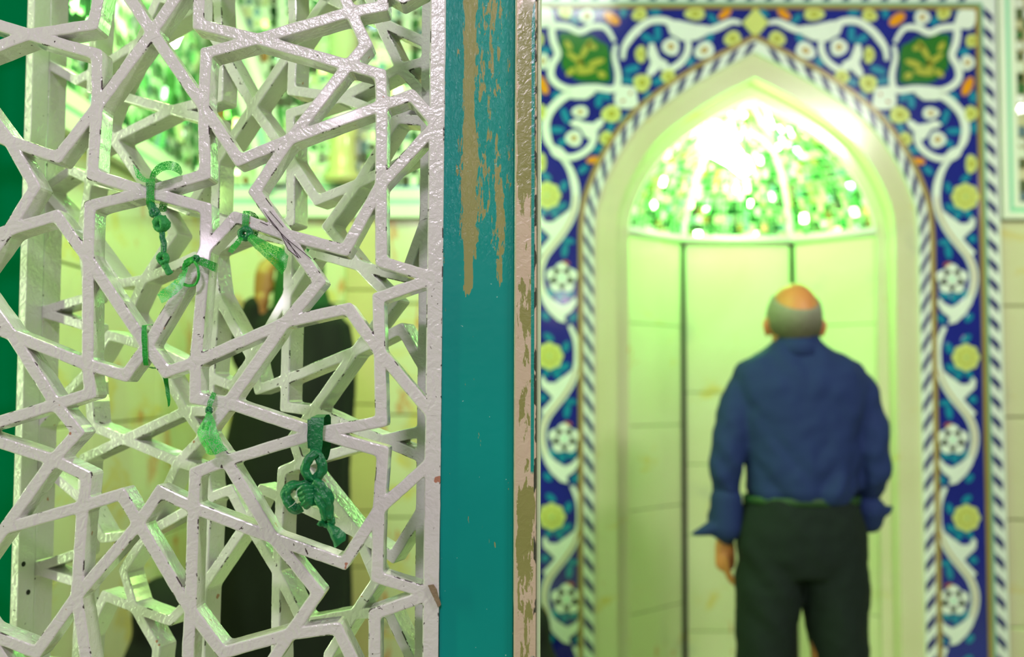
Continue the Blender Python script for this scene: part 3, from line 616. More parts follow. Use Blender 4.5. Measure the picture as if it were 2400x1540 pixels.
# forked second arm of the right rib
v, f = tube_data(catmull([ribat(RIBS[2], .50) + Vector((0, -.01, 0)), ribat(RIBS[2], .62) + Vector((-.035, -.03, .0)), ribat(RIBS[2], .75) + Vector((-.075, -.05, -.03))], 6), 0.014, 8)
mk('vault_rib', v, f, PLAST, niche, True)
LP = [(CX - HW, YN), (CX - MW, YB), (CX + MW, YB), (CX + HW, YN)]
for i in range(3):
    a, b = Vector((*LP[i], LEDGE)), Vector((*LP[i + 1], LEDGE))
    v, f = tube_data([a + Vector((0, -.012, 0)), b + Vector((0, -.012, 0))], 0.017, 10); mk('ledge_moulding', v, f, PLAST, niche, True)
    zs = [0, 0.42, 0.83, 1.165, 1.58, LEDGE] if i != 1 else [0, 0.30, 0.70, 0.997, 1.30, LEDGE]
    L = math.hypot(LP[i + 1][0] - LP[i][0], LP[i + 1][1] - LP[i][1])
    nx, ny = -(LP[i + 1][1] - LP[i][1]) / L, (LP[i + 1][0] - LP[i][0]) / L
    for z0, z1 in zip(zs, zs[1:]):
        s = slab(niche, LP[i], LP[i + 1], 0.012, 0.988, z0, z1, (nx, ny), 0.02, 0.0015)
        if niche.location.length > 0: s.matrix_parent_inverse = Matrix.Translation(-niche.location)
# backing so that joints read dark
V = []; F = []
for i, (x, y) in enumerate(LP): V += [(x, y + 0.03, 0), (x, y + 0.03, LEDGE)]
for i in range(3): F.append((2 * i, 2 * i + 2, 2 * i + 3, 2 * i + 1))
mk('core_wall', V, F, JOINT, niche)
for sx in (-1, 1):
    x = CX + sx * MW
    v, f = tube_data([(x, YB - 0.008, 0), (x, YB - 0.008, LEDGE - .02)], 0.011, 8); mk('black_corner_strip', v, f, DARKHOLE, niche, True)
lamp = empty('green_niche_lamp', (0.93, 4.36, 2.2)); tag(lamp, 'glaring green lamp cluster in the crown of the niche', 'lamp')
v, f = tube_data([(0.80, 4.36, 2.33), (0.87, 4.34, 2.30), (0.93, 4.33, 2.245)], [0.040, 0.05, 0.035], 14); mk('lit_bulb', v, f, LAMPG, lamp, True)
v, f = tube_data([(0.93, 4.33, 2.245), (0.965, 4.33, 2.20)], [0.04, 0.028], 14); mk('lit_bulb', v, f, LAMPG, lamp, True)
v, f = tube_data([(0.955, 4.30, 2.42), (0.95, 4.30, 2.34), (0.94, 4.31, 2.26)], 0.006, 8); mk('hanging_rod', v, f, TGRN, lamp, True)

# ------------------------------------------------------------------ tile surround
YT = YW - 0.02
sur = empty('tile_surround', (CX, YW, 0)); tag(sur, 'cobalt blue tile surround with white vines framing the niche', 'tilework')
XR, ZTOP = 0.884, 2.833     # half width and top of the blue field
A = full(-0.006, 60)
L_ = [(CX - XR, 0)] + [(CX - XR, ZTOP)] ; 
V = []; F = []
k = len(A)
def outer(i, x, z):
    t = i / (k - 1)
    if x < CX - 1e-6:
        dx = (CX - x) / 0.70
    # project from the arch to the rectangle
    h = k // 2
    return None
# blue field built as strips between the arch line and the rectangle
top_i = [i for i in range(k) if A[i][1] > 2.05]; i0, i1 = top_i[0], top_i[-1]
def rect_pt(i):
    if i < i0: return (CX - XR, A[i][1])
    if i > i1: return (CX + XR, A[i][1])
    t = (i - i0) / (i1 - i0)
    z0 = A[i0][1]; per = (ZTOP - z0) * 2 + 2 * XR; s = t * per
    if s < ZTOP - z0: return (CX - XR, z0 + s)
    s -= ZTOP - z0
    if s < 2 * XR: return (CX - XR + s, ZTOP)
    return (CX + XR, ZTOP - (s - 2 * XR))
O = [rect_pt(i) for i in range(k)]
for S, yy in ((A, YT), (O, YT), (O, YW + .02), (A, YW + .02)): V += [(x, yy, z) for x, z in S]
for i in range(k - 1):
    for r in range(4): F.append((r * k + i, r * k + i + 1, ((r + 1) % 4) * k + i + 1, ((r + 1) % 4) * k + i))
mk('blue_field', V, F, TBLUE, sur)
for sx in (-1, 1):   # corner fillers of the field
    pass
band('gold_arch_line', -0.012, 0.006, YT - 0.008, 0.03, TGOLD, sur)
band('rope_ground', 0.006, 0.051, YT - 0.004, 0.03, TWHITE, sur)
def frame_strip(nm, w0, w1, mt, yy, zb=0.0):
    V, F = merge(box_data((CX - XR - w1, yy, zb), (CX - XR - w0, YW + .02, ZTOP + w1)), box_data((CX + XR + w0, yy, zb), (CX + XR + w1, YW + .02, ZTOP + w1)),
                 box_data((CX - XR - w0, yy, ZTOP + w0), (CX + XR + w0, YW + .02, ZTOP + w1)))
    mk(nm, V, F, mt, sur)
frame_strip('gold_border_line', -0.004, 0.012, TGOLD, YT - 0.008)
frame_strip('sea_green_line', 0.012, 0.026, TSEAG, YT - 0.004)
frame_strip('rope_ground', 0.026, 0.080, TWHITE, YT)
# blue strokes of the rope borders
def path_pts(d, n=400):
    return full(d, n)
def stroke(a, b, c, d, yy):
    prism('blue_stroke', [a, b, c, d], yy, yy + 0.004, TNAVY, sur)
I_, O_ = path_pts(0.047, 300), path_pts(0.011, 300)
Ls = [0]
for a, b in zip(O_, O_[1:]): Ls.append(Ls[-1] + math.hypot(b[0] - a[0], b[1] - a[1]))
tot = Ls[-1]; npd = int(tot / 0.0775)
def at(S, f):
    f = max(0, min(len(S) - 1.001, f * (len(S) - 1))); i = int(f); t = f - i
    return (S[i][0] + t * (S[i + 1][0] - S[i][0]), S[i][1] + t * (S[i + 1][1] - S[i][1]))
for kk in range(npd):
    f0 = kk / npd; w = 0.44 / npd
    sh = 0.45 / npd * (-1 if f0 < .5 else 1)
    a, b = at(O_, f0 + .2 / npd), at(O_, f0 + .2 / npd + w); c, d = at(I_, f0 + .2 / npd + w + sh), at(I_, f0 + .2 / npd + sh)
    stroke(a, b, c, d, YT - 0.007)
z = 0.02
while z < ZTOP + 0.02:
    for sx in (1, -1):
        x0, x1 = CX + sx * (XR + 0.030), CX + sx * (XR + 0.066)
        if sx > 0: stroke((x0, z + .050), (x1, z + .014), (x1, z - .020), (x0, z + .018), YT - 0.003)
        else: stroke((x0, z + .045), (x0, z + .02), (x1, z - .016), (x1, z + .008), YT - 0.003)
    z += 0.0770
x = CX - XR
while x < CX + XR:
    stroke((x, ZTOP + .032), (x + .03, ZTOP + .032), (x + .05, ZTOP + .068), (x + .02, ZTOP + .068), YT - 0.003); x += 0.077

def W(x, y):
    q = P(x, y, YT); return (q.x - CX, q.z)
def both(fn):
    fn(1); fn(-1)
layer = [0]
def piece(name, pts, mat, lv=0):
    """pts in photo pixels of the right half, mirrored to the left half"""
    q = [W(x, y) for x, y in pts]; yy = YT - 0.004 - 0.0015 * lv
    prism(name, [(CX + a, b) for a, b in q], yy, YT + .001, mat, sur)
    if max(a for a, b in q) > 0.06: prism(name, [(CX - a, b) for a, b in reversed(q)], yy, YT + .001, mat, sur)
def vine(name, pts, w, mat=None, lv=1):
    mat = mat or TWHITE
    c = catmull([Vector((*W(x, y), 0)) for x, y in pts], 5)
    for sx in (1, -1):
        V = []; F = []; n = len(c)
        for i, p in enumerate(c):
            t = (c[min(i + 1, n - 1)] - c[max(i - 1, 0)]).normalized(); nn = Vector((-t.y, t.x, 0))
            ww = w * 0.5 * (0.55 + 0.45 * min(1, 6 * i / n, 6 * (n - 1 - i) / n))
            for s in (-1, 1):
                q = p + nn * s * ww / 595
                V.append((CX + sx * q.x, YT - 0.004 - 0.0015 * lv, q.y))
        for p in list(V): V.append((p[0], YT + .001, p[2]))
        m_ = 2 * n
        for i in range(n - 1):
            a = 2 * i; F += [(a, a + 1, a + 3, a + 2), (a, a + 2, a + 2 + m_, a + m_), (a + 1, a + 1 + m_, a + 3 + m_, a + 3)]
        F += [(0, m_, m_ + 1, 1), (m_ - 2, m_ - 1, 2 * m_ - 1, 2 * m_ - 2)]
        mk(name, V, F, mat, sur)
def ell(cx, cy, a, b, ang, n=16, wob=0, pk=0):
    out = []
    for i in range(n):
        t = 2 * PI * i / n; r = 1 + wob * math.cos(pk * t)
        x, y = a * math.cos(t) * r, b * math.sin(t) * r
        out.append((cx + x * math.cos(ang) - y * math.sin(ang), cy + x * math.sin(ang) + y * math.cos(ang)))
    return out[::-1]
def leaf(cx, cy, a, b, deg, mat=TTEAL, name='turquoise_leaf'): piece(name, ell(cx, cy, a, b, math.radians(deg), 12), mat, 0)
def flower_y(cx, cy, r):
    piece('yellow_flower', ell(cx, cy, r, r, 0, 32, 0.07, 8), TYEL, 2)
    piece('flower_ring', ell(cx, cy, r * .62, r * .62, 0, 24, 0.10, 8), TYEL2, 3)
    piece('flower_heart', ell(cx, cy, r * .45, r * .45, 0, 20, 0.10, 6), TYEL, 4)
    piece('flower_eye', ell(cx, cy, r * .12, r * .12, 0, 8), TGRN, 5)
def bud(cx, cy, a, b, deg, mat=TYEL):
    piece('round_bud', ell(cx, cy, a, b, math.radians(deg), 18, 0.06, 3), mat, 2)
    piece('bud_heart', ell(cx, cy, a * .45, b * .45, math.radians(deg), 10), TYEL2 if mat is TYEL else TOCHRE, 3)
def flower_w(cx, cy, r):
    for i in range(5):
        t = math.radians(90 + 72 * i + 36); piece('white_petal', ell(cx + r * .50 * math.cos(t), cy + r * .46 * math.sin(t), r * .54, r * .50, t, 14, 0.05, 4), TWHITE, 2)
    piece('flower_heart', ell(cx, cy, r * .4, r * .4, 0, 12), TWHITE, 3)
    piece('flower_heart', ell(cx, cy, r * .14, r * .14, 0, 8), MINT, 4)
    leaf(cx - 8, cy - r * .95, 11, 6, 0, TRED, 'red_bract')

vine('white_vine', [(1800, 55), (1822, 52), (1848, 63), (1870, 71), (1912, 74), (1950, 62), (1980, 50), (2012, 52), (2040, 70), (2060, 92), (2074, 115), (2078, 142)], 17)
vine('white_vine', [(1925, 85), (1925, 120), (1940, 146), (1965, 163), (1990, 162)], 15)
piece('white_flourish', [(1878, 62), (1905, 60), (1950, 50), (1975, 58), (1966, 82), (1938, 98), (1905, 96), (1880, 84)], TWHITE, 2)
piece('white_trefoil', [(2005, 104), (2016, 106), (2020, 130), (2012, 148), (2022, 170), (2020, 184), (2008, 178), (1992, 162), (1972, 158), (1974, 148), (1992, 138)], TWHITE, 2)
FRM = [(2097, 100), (2108, 80), (2122, 66), (2150, 66), (2178, 78), (2205, 67), (2240, 67), (2240, 100), (2230, 130), (2243, 155), (2247, 180), (2234, 200), (2205, 213), (2172, 210), (2140, 209), (2108, 213), (2093, 205), (2090, 175), (2098, 135), (2094, 108)]
vine('white_medallion_frame', FRM, 16, None, 1)
MED = [(2130, 100), (2150, 86), (2175, 90), (2190, 81), (2225, 81), (2225, 108), (2220, 130), (2223, 155), (2215, 170), (2190, 190), (2175, 195), (2115, 197), (2105, 192), (2108, 160), (2108, 130), (2113, 108)]
piece('green_medallion', MED[::-1], TGRN, 0)
for (a, b, l, w, d) in ((2165, 120, 38, 7, 60), (2140, 150, 30, 8, 20), (2190, 140, 34, 7, -35), (2165, 170, 34, 8, 8), (2205, 110, 18, 7, -60), (2128, 178, 15, 8, -30), (2200, 172, 20, 7, 40), (2150, 112, 18, 7, -20), (2178, 155, 16, 9, 70)):
    piece('gold_scroll', ell(a, b, l * .7, w, math.radians(d), 14), TYEL2, 1)
piece('white_knot', [(2050, 207), (2076, 203), (2092, 203), (2100, 232), (2097, 254), (2070, 258), (2043, 255), (2046, 230)][::-1], TWHITE, 2)
piece('knot_mark', ell(2062, 222, 5, 3, 1.2, 8), TRED, 3); piece('knot_mark', ell(2080, 240, 6, 3, 0.4, 8), TRED, 3)
piece('white_corner_flower', ell(2262, 46, 28, 23, -0.6, 18, 0.12, 4), TWHITE, 2)
vine('white_vine', [(2147, 212), (2175, 222), (2208, 226), (2235, 246), (2254, 270), (2262, 300), (2257, 332), (2243, 357)], 19)
vine('white_vine', [(2246, 352), (2212, 372), (2182, 366), (2158, 347), (2148, 322), (2150, 308)], 15)
piece('white_flourish', [(2142, 208), (2165, 205), (2192, 212), (2215, 222), (2195, 236), (2165, 236), (2145, 222)][::-1], TWHITE, 2)
piece('white_trefoil', [(2124, 282), (2137, 283), (2150, 293), (2172, 290), (2190, 282), (2206, 292), (2198, 300), (2182, 304), (2168, 326), (2152, 330), (2143, 312), (2127, 296)][::-1], TWHITE, 2)
piece('white_flourish', ell(2233, 362, 22, 13, -0.6, 14), TWHITE, 2)
piece('yellow_diamond', [(1770, 18), (1786, 38), (1801, 54), (1786, 72), (1770, 90), (1754, 72), (1739, 54), (1754, 38)][::-1], TYEL, 2)
for k3 in range(4):      # the wavy vine down the jamb repeats
    oy = 376 * k3; ox = 1.5 * k3
    V0 = [(2240, 357), (2212, 390), (2198, 425), (2194, 460), (2198, 492), (2213, 527), (2232, 556), (2250, 578), (2270, 605), (2281, 636), (2281, 667), (2272, 697), (2252, 728), (2236, 748)]
    if k3: V0 = V0[1:]
    tr = lambda q: [(x + ox * (1 if True else 0), y + oy) for x, y in q]
    vine('white_vine', tr(V0), 18)
    vine('stem_line', tr(V0[3:-2]), 4, TOCHRE, 3)
    piece('white_flourish', tr([(2205, 492), (2222, 505), (2250, 525), (2268, 524), (2278, 508), (2284, 516), (2282, 534), (2266, 548), (2255, 560), (2268, 575), (2285, 592), (2276, 600), (2255, 592), (2236, 572), (2215, 540)])[::-1], TWHITE, 2)
    piece('white_flourish', tr([(2283, 685), (2268, 692), (2250, 708), (2230, 720), (2212, 712), (2200, 698), (2196, 712), (2208, 732), (2226, 745), (2222, 760), (2240, 756), (2262, 735), (2276, 712)]), TWHITE, 2)
    flower_y(2261 + ox, 462 + oy, 31); flower_w(2230 + ox, 655 + oy, 36)
    for (a, b, l, w, d) in ((2222, 440, 14, 8, 70), (2228, 488, 16, 9, 30), (2245, 502, 15, 9, -60), (2268, 500, 13, 8, 60), (2212, 568, 14, 7, -10), (2222, 590, 18, 8, 80), (2278, 560, 10, 9, 40), (2214, 692, 13, 9, 30), (2236, 698, 13, 9, 90), (2258, 690, 13, 9, -30), (2205, 748, 12, 8, 50), (2270, 745, 12, 8, -50), (2262, 418, 14, 8, -40)):
        leaf(a + ox, b + oy, l, w, d)
for a in ((1907, 35, 24, 14, 0), (2037, 37, 18, 14, 20), (2210, 32, 16, 16, 0), (2277, 97, 15, 15, 0), (2274, 267, 15, 18, 0), (1820, 92, 20, 17, 20), (1972, 182, 17, 17, 0), (2034, 197, 20, 21, -30), (2036, 130, 12, 20, 0), (2107, 270, 23, 20, 10), (2120, 327, 16, 16, 30), (2275, 385, 13, 22, 0)):
    bud(*a)
for a in ((2160, 42, 18, 17, 0), (2266, 148, 16, 18, 0), (1887, 120, 24, 19, 30), (1965, 112, 20, 20, 0), (2180, 266, 19, 14, 0), (2196, 328, 19, 19, 0)):
    bud(*a, mat=TWHITE)
for a in ((1837, 34, 18, 9, 35), (2102, 46, 22, 12, -35), (2267, 203, 24, 11, -65), (2152, 378, 16, 8, 10)):
    leaf(*a, mat=TORA, name='orange_leaf')
for a in ((1866, 45, 16, 8, -45), (2000, 30, 14, 7, 0), (2074, 30, 14, 8, 80), (1875, 92, 15, 8, 60), (1920, 146, 13, 8, 50), (2258, 122, 13, 9, -10), (2235, 228, 12, 9, 40), (2280, 228, 9, 14, 0), (2058, 165, 20, 9, 20), (2068, 190, 17, 9, -10), (1995, 192, 16, 9, 20), (2022, 230, 15, 9, 60), (2072, 280, 20, 10, 35), (2110, 300, 14, 8, 70), (2135, 238, 18, 9, 80), (2118, 226, 15, 8, 120), (2215, 275, 8, 20, 20), (2236, 308, 20, 8, 0), (2220, 335, 16, 8, 30), (2282, 300, 8, 14, 0), (1995, 80, 8, 20, 0), (2018, 92, 18, 9, -30), (2190, 50, 13, 8, -40), (2245, 20, 13, 8, 0), (1840, 62, 12, 6, 20), (1790, 32, 14, 7, 40), (2140, 352, 14, 8, 20), (2175, 400, 14, 8, 40), (1900, 160, 12, 7, 20), (2140, 20, 16, 6, 0)):
    leaf(*a)

# ------------------------------------------------------------------ the two white lattice screens
def parse_nodes(s):
    d = {}
    for t in s.split():
        k, a, b = t.split(','); d[k] = Vector((float(a), float(b)))
    return d
def build_lattice(root, nodes, edges, width, fwidth, depth, xf, mat, sub=9, b=0.0017, wob=0.00045, edge_w=None):
    nb = {}; Wd = {}
    for e in edges.split():
        p = e.split('-'); a, c = p[0], p[1]; isf = len(p) > 2
        w = (fwidth if isf else width)
        if edge_w: w = edge_w(a, c, isf, w)
        if (a, c) in Wd: continue
        Wd[(a, c)] = Wd[(c, a)] = w; nb.setdefault(a, []).append(c); nb.setdefault(c, []).append(a)
    def ang(a, c): d = nodes[c] - nodes[a]; return math.atan2(d.y, d.x)
    for a in nb: nb[a].sort(key=lambda c: ang(a, c))
    levels = [(b, 0.0), (0.3 * b, 0.28 * b), (0.0, b), (0.0, 1.5 * b), (0.0, depth - b), (b, depth)]
    def corner(n, e1, e2, ins):
        """between direction n->e1 and its CCW neighbour n->e2: (P1 on e1, mid, P2 on e2)"""
        o = nodes[n]; d1 = (nodes[e1] - o); d2 = (nodes[e2] - o); l1, l2 = d1.length, d2.length; d1 = d1 / l1; d2 = d2 / l2
        w1 = Wd[(n, e1)] / 2 - ins; w2 = Wd[(n, e2)] / 2 - ins
        L1 = Vector((-d1.y, d1.x)); R2 = Vector((d2.y, -d2.x))
        if e1 == e2:
            return o + L1 * w1, o - d1 * 0, o + R2 * w2
        phi = (math.atan2(d2.y, d2.x) - math.atan2(d1.y, d1.x)) % (2 * PI); s_ = math.sin(phi); c_ = math.cos(phi)
        if abs(s_) < 0.09: s = t = 0.0
        else: s = (w2 + w1 * c_) / s_; t = (w1 + w2 * c_) / s_
        s = max(-0.02, min(s, 0.45 * l1)); t = max(-0.02, min(t, 0.45 * l2))
        q1, q2 = min(0.0032, 0.2 * l1), min(0.0032, 0.2 * l2)
        P1 = o + d1 * (s + q1) + L1 * w1; P2 = o + d2 * (t + q2) + R2 * w2; M = (o + d1 * s + L1 * w1 + o + d2 * t + R2 * w2) / 2
        return P1, P1 * .25 + M * .5 + P2 * .25, P2
    EL = (0.0, 1.0, 0.9, 0.0, 0.0, 0.0)
    done = set(); count = 0
    for a in nb:
        for c in nb[a]:
            if (c, a) in done or (a, c) in done: continue
            done.add((a, c))
            la, lc = nb[a], nb[c]
            nxt = la[(la.index(c) + 1) % len(la)]; prv = la[(la.index(c) - 1) % len(la)]
            nxc = lc[(lc.index(a) + 1) % len(lc)]; prc = lc[(lc.index(a) - 1) % len(lc)]
            V = []; F = []; rows = []
            for ins, z in levels:
                # left side of a->c : corner(a, c, nxt) gives P1 on a->c ; at c: corner(c, prc, a) gives P2 on c->a
                p1, m1, _ = corner(a, c, nxt, ins); _, m2, p2 = corner(c, prc, a, ins)
                q1, k1, _ = corner(c, a, nxc, ins); _, k2, q2 = corner(a, prv, c, ins)
                Ls = [m1] + [p1.lerp(p2, i / sub) for i in range(sub + 1)] + [m2]
                Rs = [k2] + [q2.lerp(q1, i / sub) for i in range(sub + 1)] + [k1]
                rows.append((Ls, Rs, z))
            n = sub + 3; idx = {}
            EV = []
            def addv(p, z, ev=0.0):
                EV.append(ev)
                q = Vector((p.x, p.y, 0))
                dd = noise.noise_vector(q * 75) * wob + noise.noise_vector(q * 260) * wob * .5
                V.append(xf(p.x + dd.x, z, p.y + dd.y)); return len(V) - 1
            for li, (Ls, Rs, z) in enumerate(rows):
                for i in range(n): idx[(li, 0, i)] = addv(Ls[i], z, EL[li]); idx[(li, 1, i)] = addv(Rs[i], z, EL[li])
            na, nc = addv(nodes[a], 0), addv(nodes[c], 0)
            nab, ncb = addv(nodes[a], depth), addv(nodes[c], depth)
            nl = len(levels)
            for i in range(n - 1):
                F.append((idx[(0, 0, i)], idx[(0, 1, i)], idx[(0, 1, i + 1)], idx[(0, 0, i + 1)]))
                F.append((idx[(nl - 1, 0, i + 1)], idx[(nl - 1, 1, i + 1)], idx[(nl - 1, 1, i)], idx[(nl - 1, 0, i)]))
                for li in range(nl - 1):
                    F.append((idx[(li, 0, i)], idx[(li, 0, i + 1)], idx[(li + 1, 0, i + 1)], idx[(li + 1, 0, i)]))
                    F.append((idx[(li, 1, i + 1)], idx[(li, 1, i)], idx[(li + 1, 1, i)], idx[(li + 1, 1, i + 1)]))
            F += [(na, idx[(0, 1, 0)], idx[(0, 0, 0)]), (nc, idx[(0, 0, n - 1)], idx[(0, 1, n - 1)]),
                  (nab, idx[(nl - 1, 0, 0)], idx[(nl - 1, 1, 0)]), (ncb, idx[(nl - 1, 1, n - 1)], idx[(nl - 1, 0, n - 1)])]
            isf = Wd[(a, c)] != width
            o = mk('frame_bar' if isf else 'lattice_bar', V, F, mat, root); count += 1
            at_ = o.data.attributes.new('edge', 'FLOAT', 'POINT'); at_.data.foreach_set('value', EV)
    return count

YF, TF = 1.2, 0.035
front = empty('lattice_screen', (-0.414, YF, 0.9)); tag(front, 'glossy white star-pattern lattice screen in front, beside the teal post', 'lattice screen')
nF = parse_nodes(FRONT_NODES)
for k in nF: nF[k] = Vector((nF[k].x, nF[k].y + CAMZ))
build_lattice(front, nF, FRONT_EDGES, 0.0134, 0.0178, TF, lambda u, w, v: Vector((u, YF + w, v)), WHITE)

AL = 0.32
bx, by = BACK_ORIGIN
def BX(u, w, v):
    return Vector((bx + u * math.cos(AL) + w * math.sin(AL), by - u * math.sin(AL) + w * math.cos(AL), v))
back = empty('lattice_screen', (bx, by, 0.9)); tag(back, 'pale green-lit lattice screen behind the front one, turned at an angle', 'lattice screen')
nB = parse_nodes(BACK_NODES)
for k in nB: nB[k] = Vector((nB[k].x, nB[k].y + CAMZ))
def ew(a, c, isf, w):
    if isf: return 0.013 if a[0] == 'L' else 0.0165
    return w
build_lattice(back, nB, BACK_EDGES, 0.0134, 0.0165, 0.037, BX, WHITE, 7, edge_w=ew)

# outer strip and teal post of the back screen
ul = sum(nB[k].x for k in ('L73', 'L83')) / 2
bp = empty('screen_post', BX(ul - 0.08, -0.03, 0.0)); tag(bp, 'shaded teal post at the left edge holding the rear lattice', 'post')
zlo, zhi = 0.0, 2.4
bev_box('cream_edge_strip', (ul - 0.0065, -0.0315, zlo), (ul + 0.0065, -0.0004, zhi), WHITE, bp, 0.0012, 2, lambda c: BX(c.x, c.y, c.z))
bev_box('rear_edge_strip', (ul - 0.0075, 0.0, zlo), (ul - 0.0068, 0.037, zhi), WHITE, bp, 0, 1, lambda c: BX(c.x, c.y, c.z))
bev_box('shaded_teal_board', (ul - 0.14, -0.012, zlo), (ul - 0.0078, 0.034, zhi), TEAL_SHADED, bp, 0.003, 2, lambda c: BX(c.x, c.y, c.z))
for (x, y) in ((55, 1322), (66, 1388)):
    q = P(x, y, 1.60)
    # point on the right face of the strip
    d = (q - Vector((0, 0, CAMZ))); nrm = Vector((math.cos(AL), -math.sin(AL), 0)); pf = BX(ul + 0.0066, 0, 0)
    t = (pf - Vector((0, 0, CAMZ))).dot(nrm) / d.dot(nrm); c = Vector((0, 0, CAMZ)) + d * t
    v, f = tube_data([c - nrm * .003, c + nrm * .0006], 0.0036, 12); mk('screw_hole', v, f, DARKHOLE, bp)

# the teal post in front
post = empty('door_post', (-0.035, 1.2, 0)); tag(post, 'worn teal post with peeling paint between lattice and niche', 'post')
def xat(px_): return (px_ - 1200) / FPX * 1.2
x0 = P(1028, 1540, 1.2).x; x0 = (P(1046, 0, 1.2).x + P(1029, 1540, 1.2).x) / 2
x1 = (P(1207.5, 0, 1.2).x + P(1203, 1540, 1.2).x) / 2
x2 = (P(1258, 0, 1.2).x + P(1257, 1540, 1.2).x) / 2; x3 = P(1268.5, 700, 1.2).x
bev_box('teal_board', (x0 - 0.002, 1.203, 0), (x1, 1.30, 2.5), TEAL, post, 0.0035, 3)
bev_box('painted_stop_strip', (x1 + 0.0004, 1.1985, 0), (x2, 1.262, 2.5), STRIP, post, 0.0018, 2)
bev_box('rounded_metal_edge', (x2 + 0.0003, 1.203, 0), (x3, 1.258, 2.5), GREEN_LIT_EDGE, post, 0.0028, 3)
# rusty filler patch where the frame meets the board
q = [(1003, 1372), (1016, 1370), (1024, 1382), (1028, 1400), (1033, 1418), (1027, 1424), (1018, 1404), (1009, 1386)]
prism('rusty_filler_patch', [(P(a, b, 1.1985).x, P(a, b, 1.1985).z) for a, b in q][::-1], 1.1978, 1.206, RUSTCHIP, post)
# scratched paint cracks on the front lattice (shallow dark scores)
cr = [[(617, 492), (640, 527), (672, 560), (700, 605)], [(622, 500), (650, 535), (664, 556), (705, 604)], [(672, 560), (730, 607)], [(655, 541), (675, 585), (699, 604)], [(610, 520), (628, 528)], [(632, 495), (664, 532)]]
V = []; F = []
for c in cr:
    v, f = tube_data([P(a, b, 1.1997) for a, b in c], [0.0002, 0.0005] + [0.0004] * (len(c) - 2) if len(c) > 2 else 0.0004, 5); o = len(V); V += v; F += [tuple(i + o for i in g) for g in f]
o = mk('paint_crack', V, F, plain('crack_line', sg(60, 45, 52), 0.8), front)

# ------------------------------------------------------------------ votive ribbons and cloths tied to the lattice
def p3(x, y, Y=1.19): return P(x, y, Y)
def sheet(name, rows, mat, parent, sub=5, wave=0.0, th=0.0):
    """rows: list of polylines (left..right) of equal count -> smooth ruffled sheet"""
    R_ = [catmull(r, sub) for r in rows]; cols = list(zip(*R_)); C_ = [catmull(c, sub) for c in cols]
    n, mm = len(C_), len(C_[0]); V = []; F = []
    for i in range(n):
        for j in range(mm):
            q = C_[i][j]; V.append(q + noise.noise_vector(q * 120) * wave)
    for i in range(n - 1):
        for j in range(mm - 1): F.append((i * mm + j, (i + 1) * mm + j, (i + 1) * mm + j + 1, i * mm + j + 1))
    return mk(name, V, F, mat, parent, True)
def wrap(name, x, ytop, ybot, w, mat, parent, yf=1.1975, yb=1.238, skew=0):
    """band round a bar: front face, over the top, down the back"""
    top, bot = P(x, ytop, yf), P(x - skew, ybot, yf); hw = w / 2 / 2083
    path = [bot + Vector((0, 0.008, -.001)), bot, bot.lerp(top, .33) + Vector((0, -.0012, 0)), bot.lerp(top, .66) + Vector((0, -.0012, 0)), top, top + Vector((0, .006, .0025)), Vector((top.x, yb, top.z + .001)), Vector((bot.x, yb, bot.z - .001)), Vector((bot.x, yf + .01, bot.z - .0025))]
    path = catmull(path, 4); V = []; F = []
    for q in path:
        wv = 0.85 + 0.25 * noise.noise(q * 90)
        for s in (-1, -.5, 0, .5, 1):
            V.append(q + Vector((s * hw * wv, (0.0006 if abs(s) == .5 else 0), 0)))
    for i in range(len(path) - 1):
        for j in range(4): F.append((i * 5 + j, i * 5 + j + 1, (i + 1) * 5 + j + 1, (i + 1) * 5 + j))
    return mk(name, V, F, mat, parent, True)
def knot(name, c, r, mat, parent, seed=0, n=3, sq=1.0):
    """a knot: interlocked short loops of cord"""
    parts = []
    for k in range(n):
        a = seed + k * 2.1; u = Vector((math.cos(a), 0.35 * math.sin(a * 1.7), math.sin(a))).normalized(); v_ = u.cross(Vector((0.2, 1, 0.3))).normalized(); w_ = u.cross(v_)
        pts = [Vector(c) + (u * math.cos(t) * r * .62 + v_ * math.sin(t) * r * .62 * sq + w_ * math.sin(2 * t) * r * .25) for t in [2 * PI * i / 16 for i in range(17)]]
        parts.append(tube_data(pts, r * .42, 8, None, 0.5, 300, False))
    V, F = merge(*parts); return mk(name, V, F, mat, parent, True)
def strand(pts, rad, n=10, w=.5, wf=220):
    """twisted cloth strand with running folds"""
    pp = catmull(pts, 8); n = 22 if n > 6 else n
    V, F = tube_data(pp, rad, n, 0.75, 0.0, 1)
    if n > 6:
        out = []
        for i, p in enumerate(pp):
            for k in range(n):
                a = 2 * PI * k / n; q = V[i * n + k]
                fo = 0.78 + 0.17 * math.sin(3 * a + i * 0.22 + 2.5 * noise.noise(p * 60)) + 0.09 * math.sin(7 * a - i * 0.15) + w * 0.35 * noise.noise(Vector((i * .25, math.cos(a) * 1.2, math.sin(a) * 1.2 + p.x * 40)))
                out.append(p + (q - p) * fo * 1.12)
        V = out
    return V, F

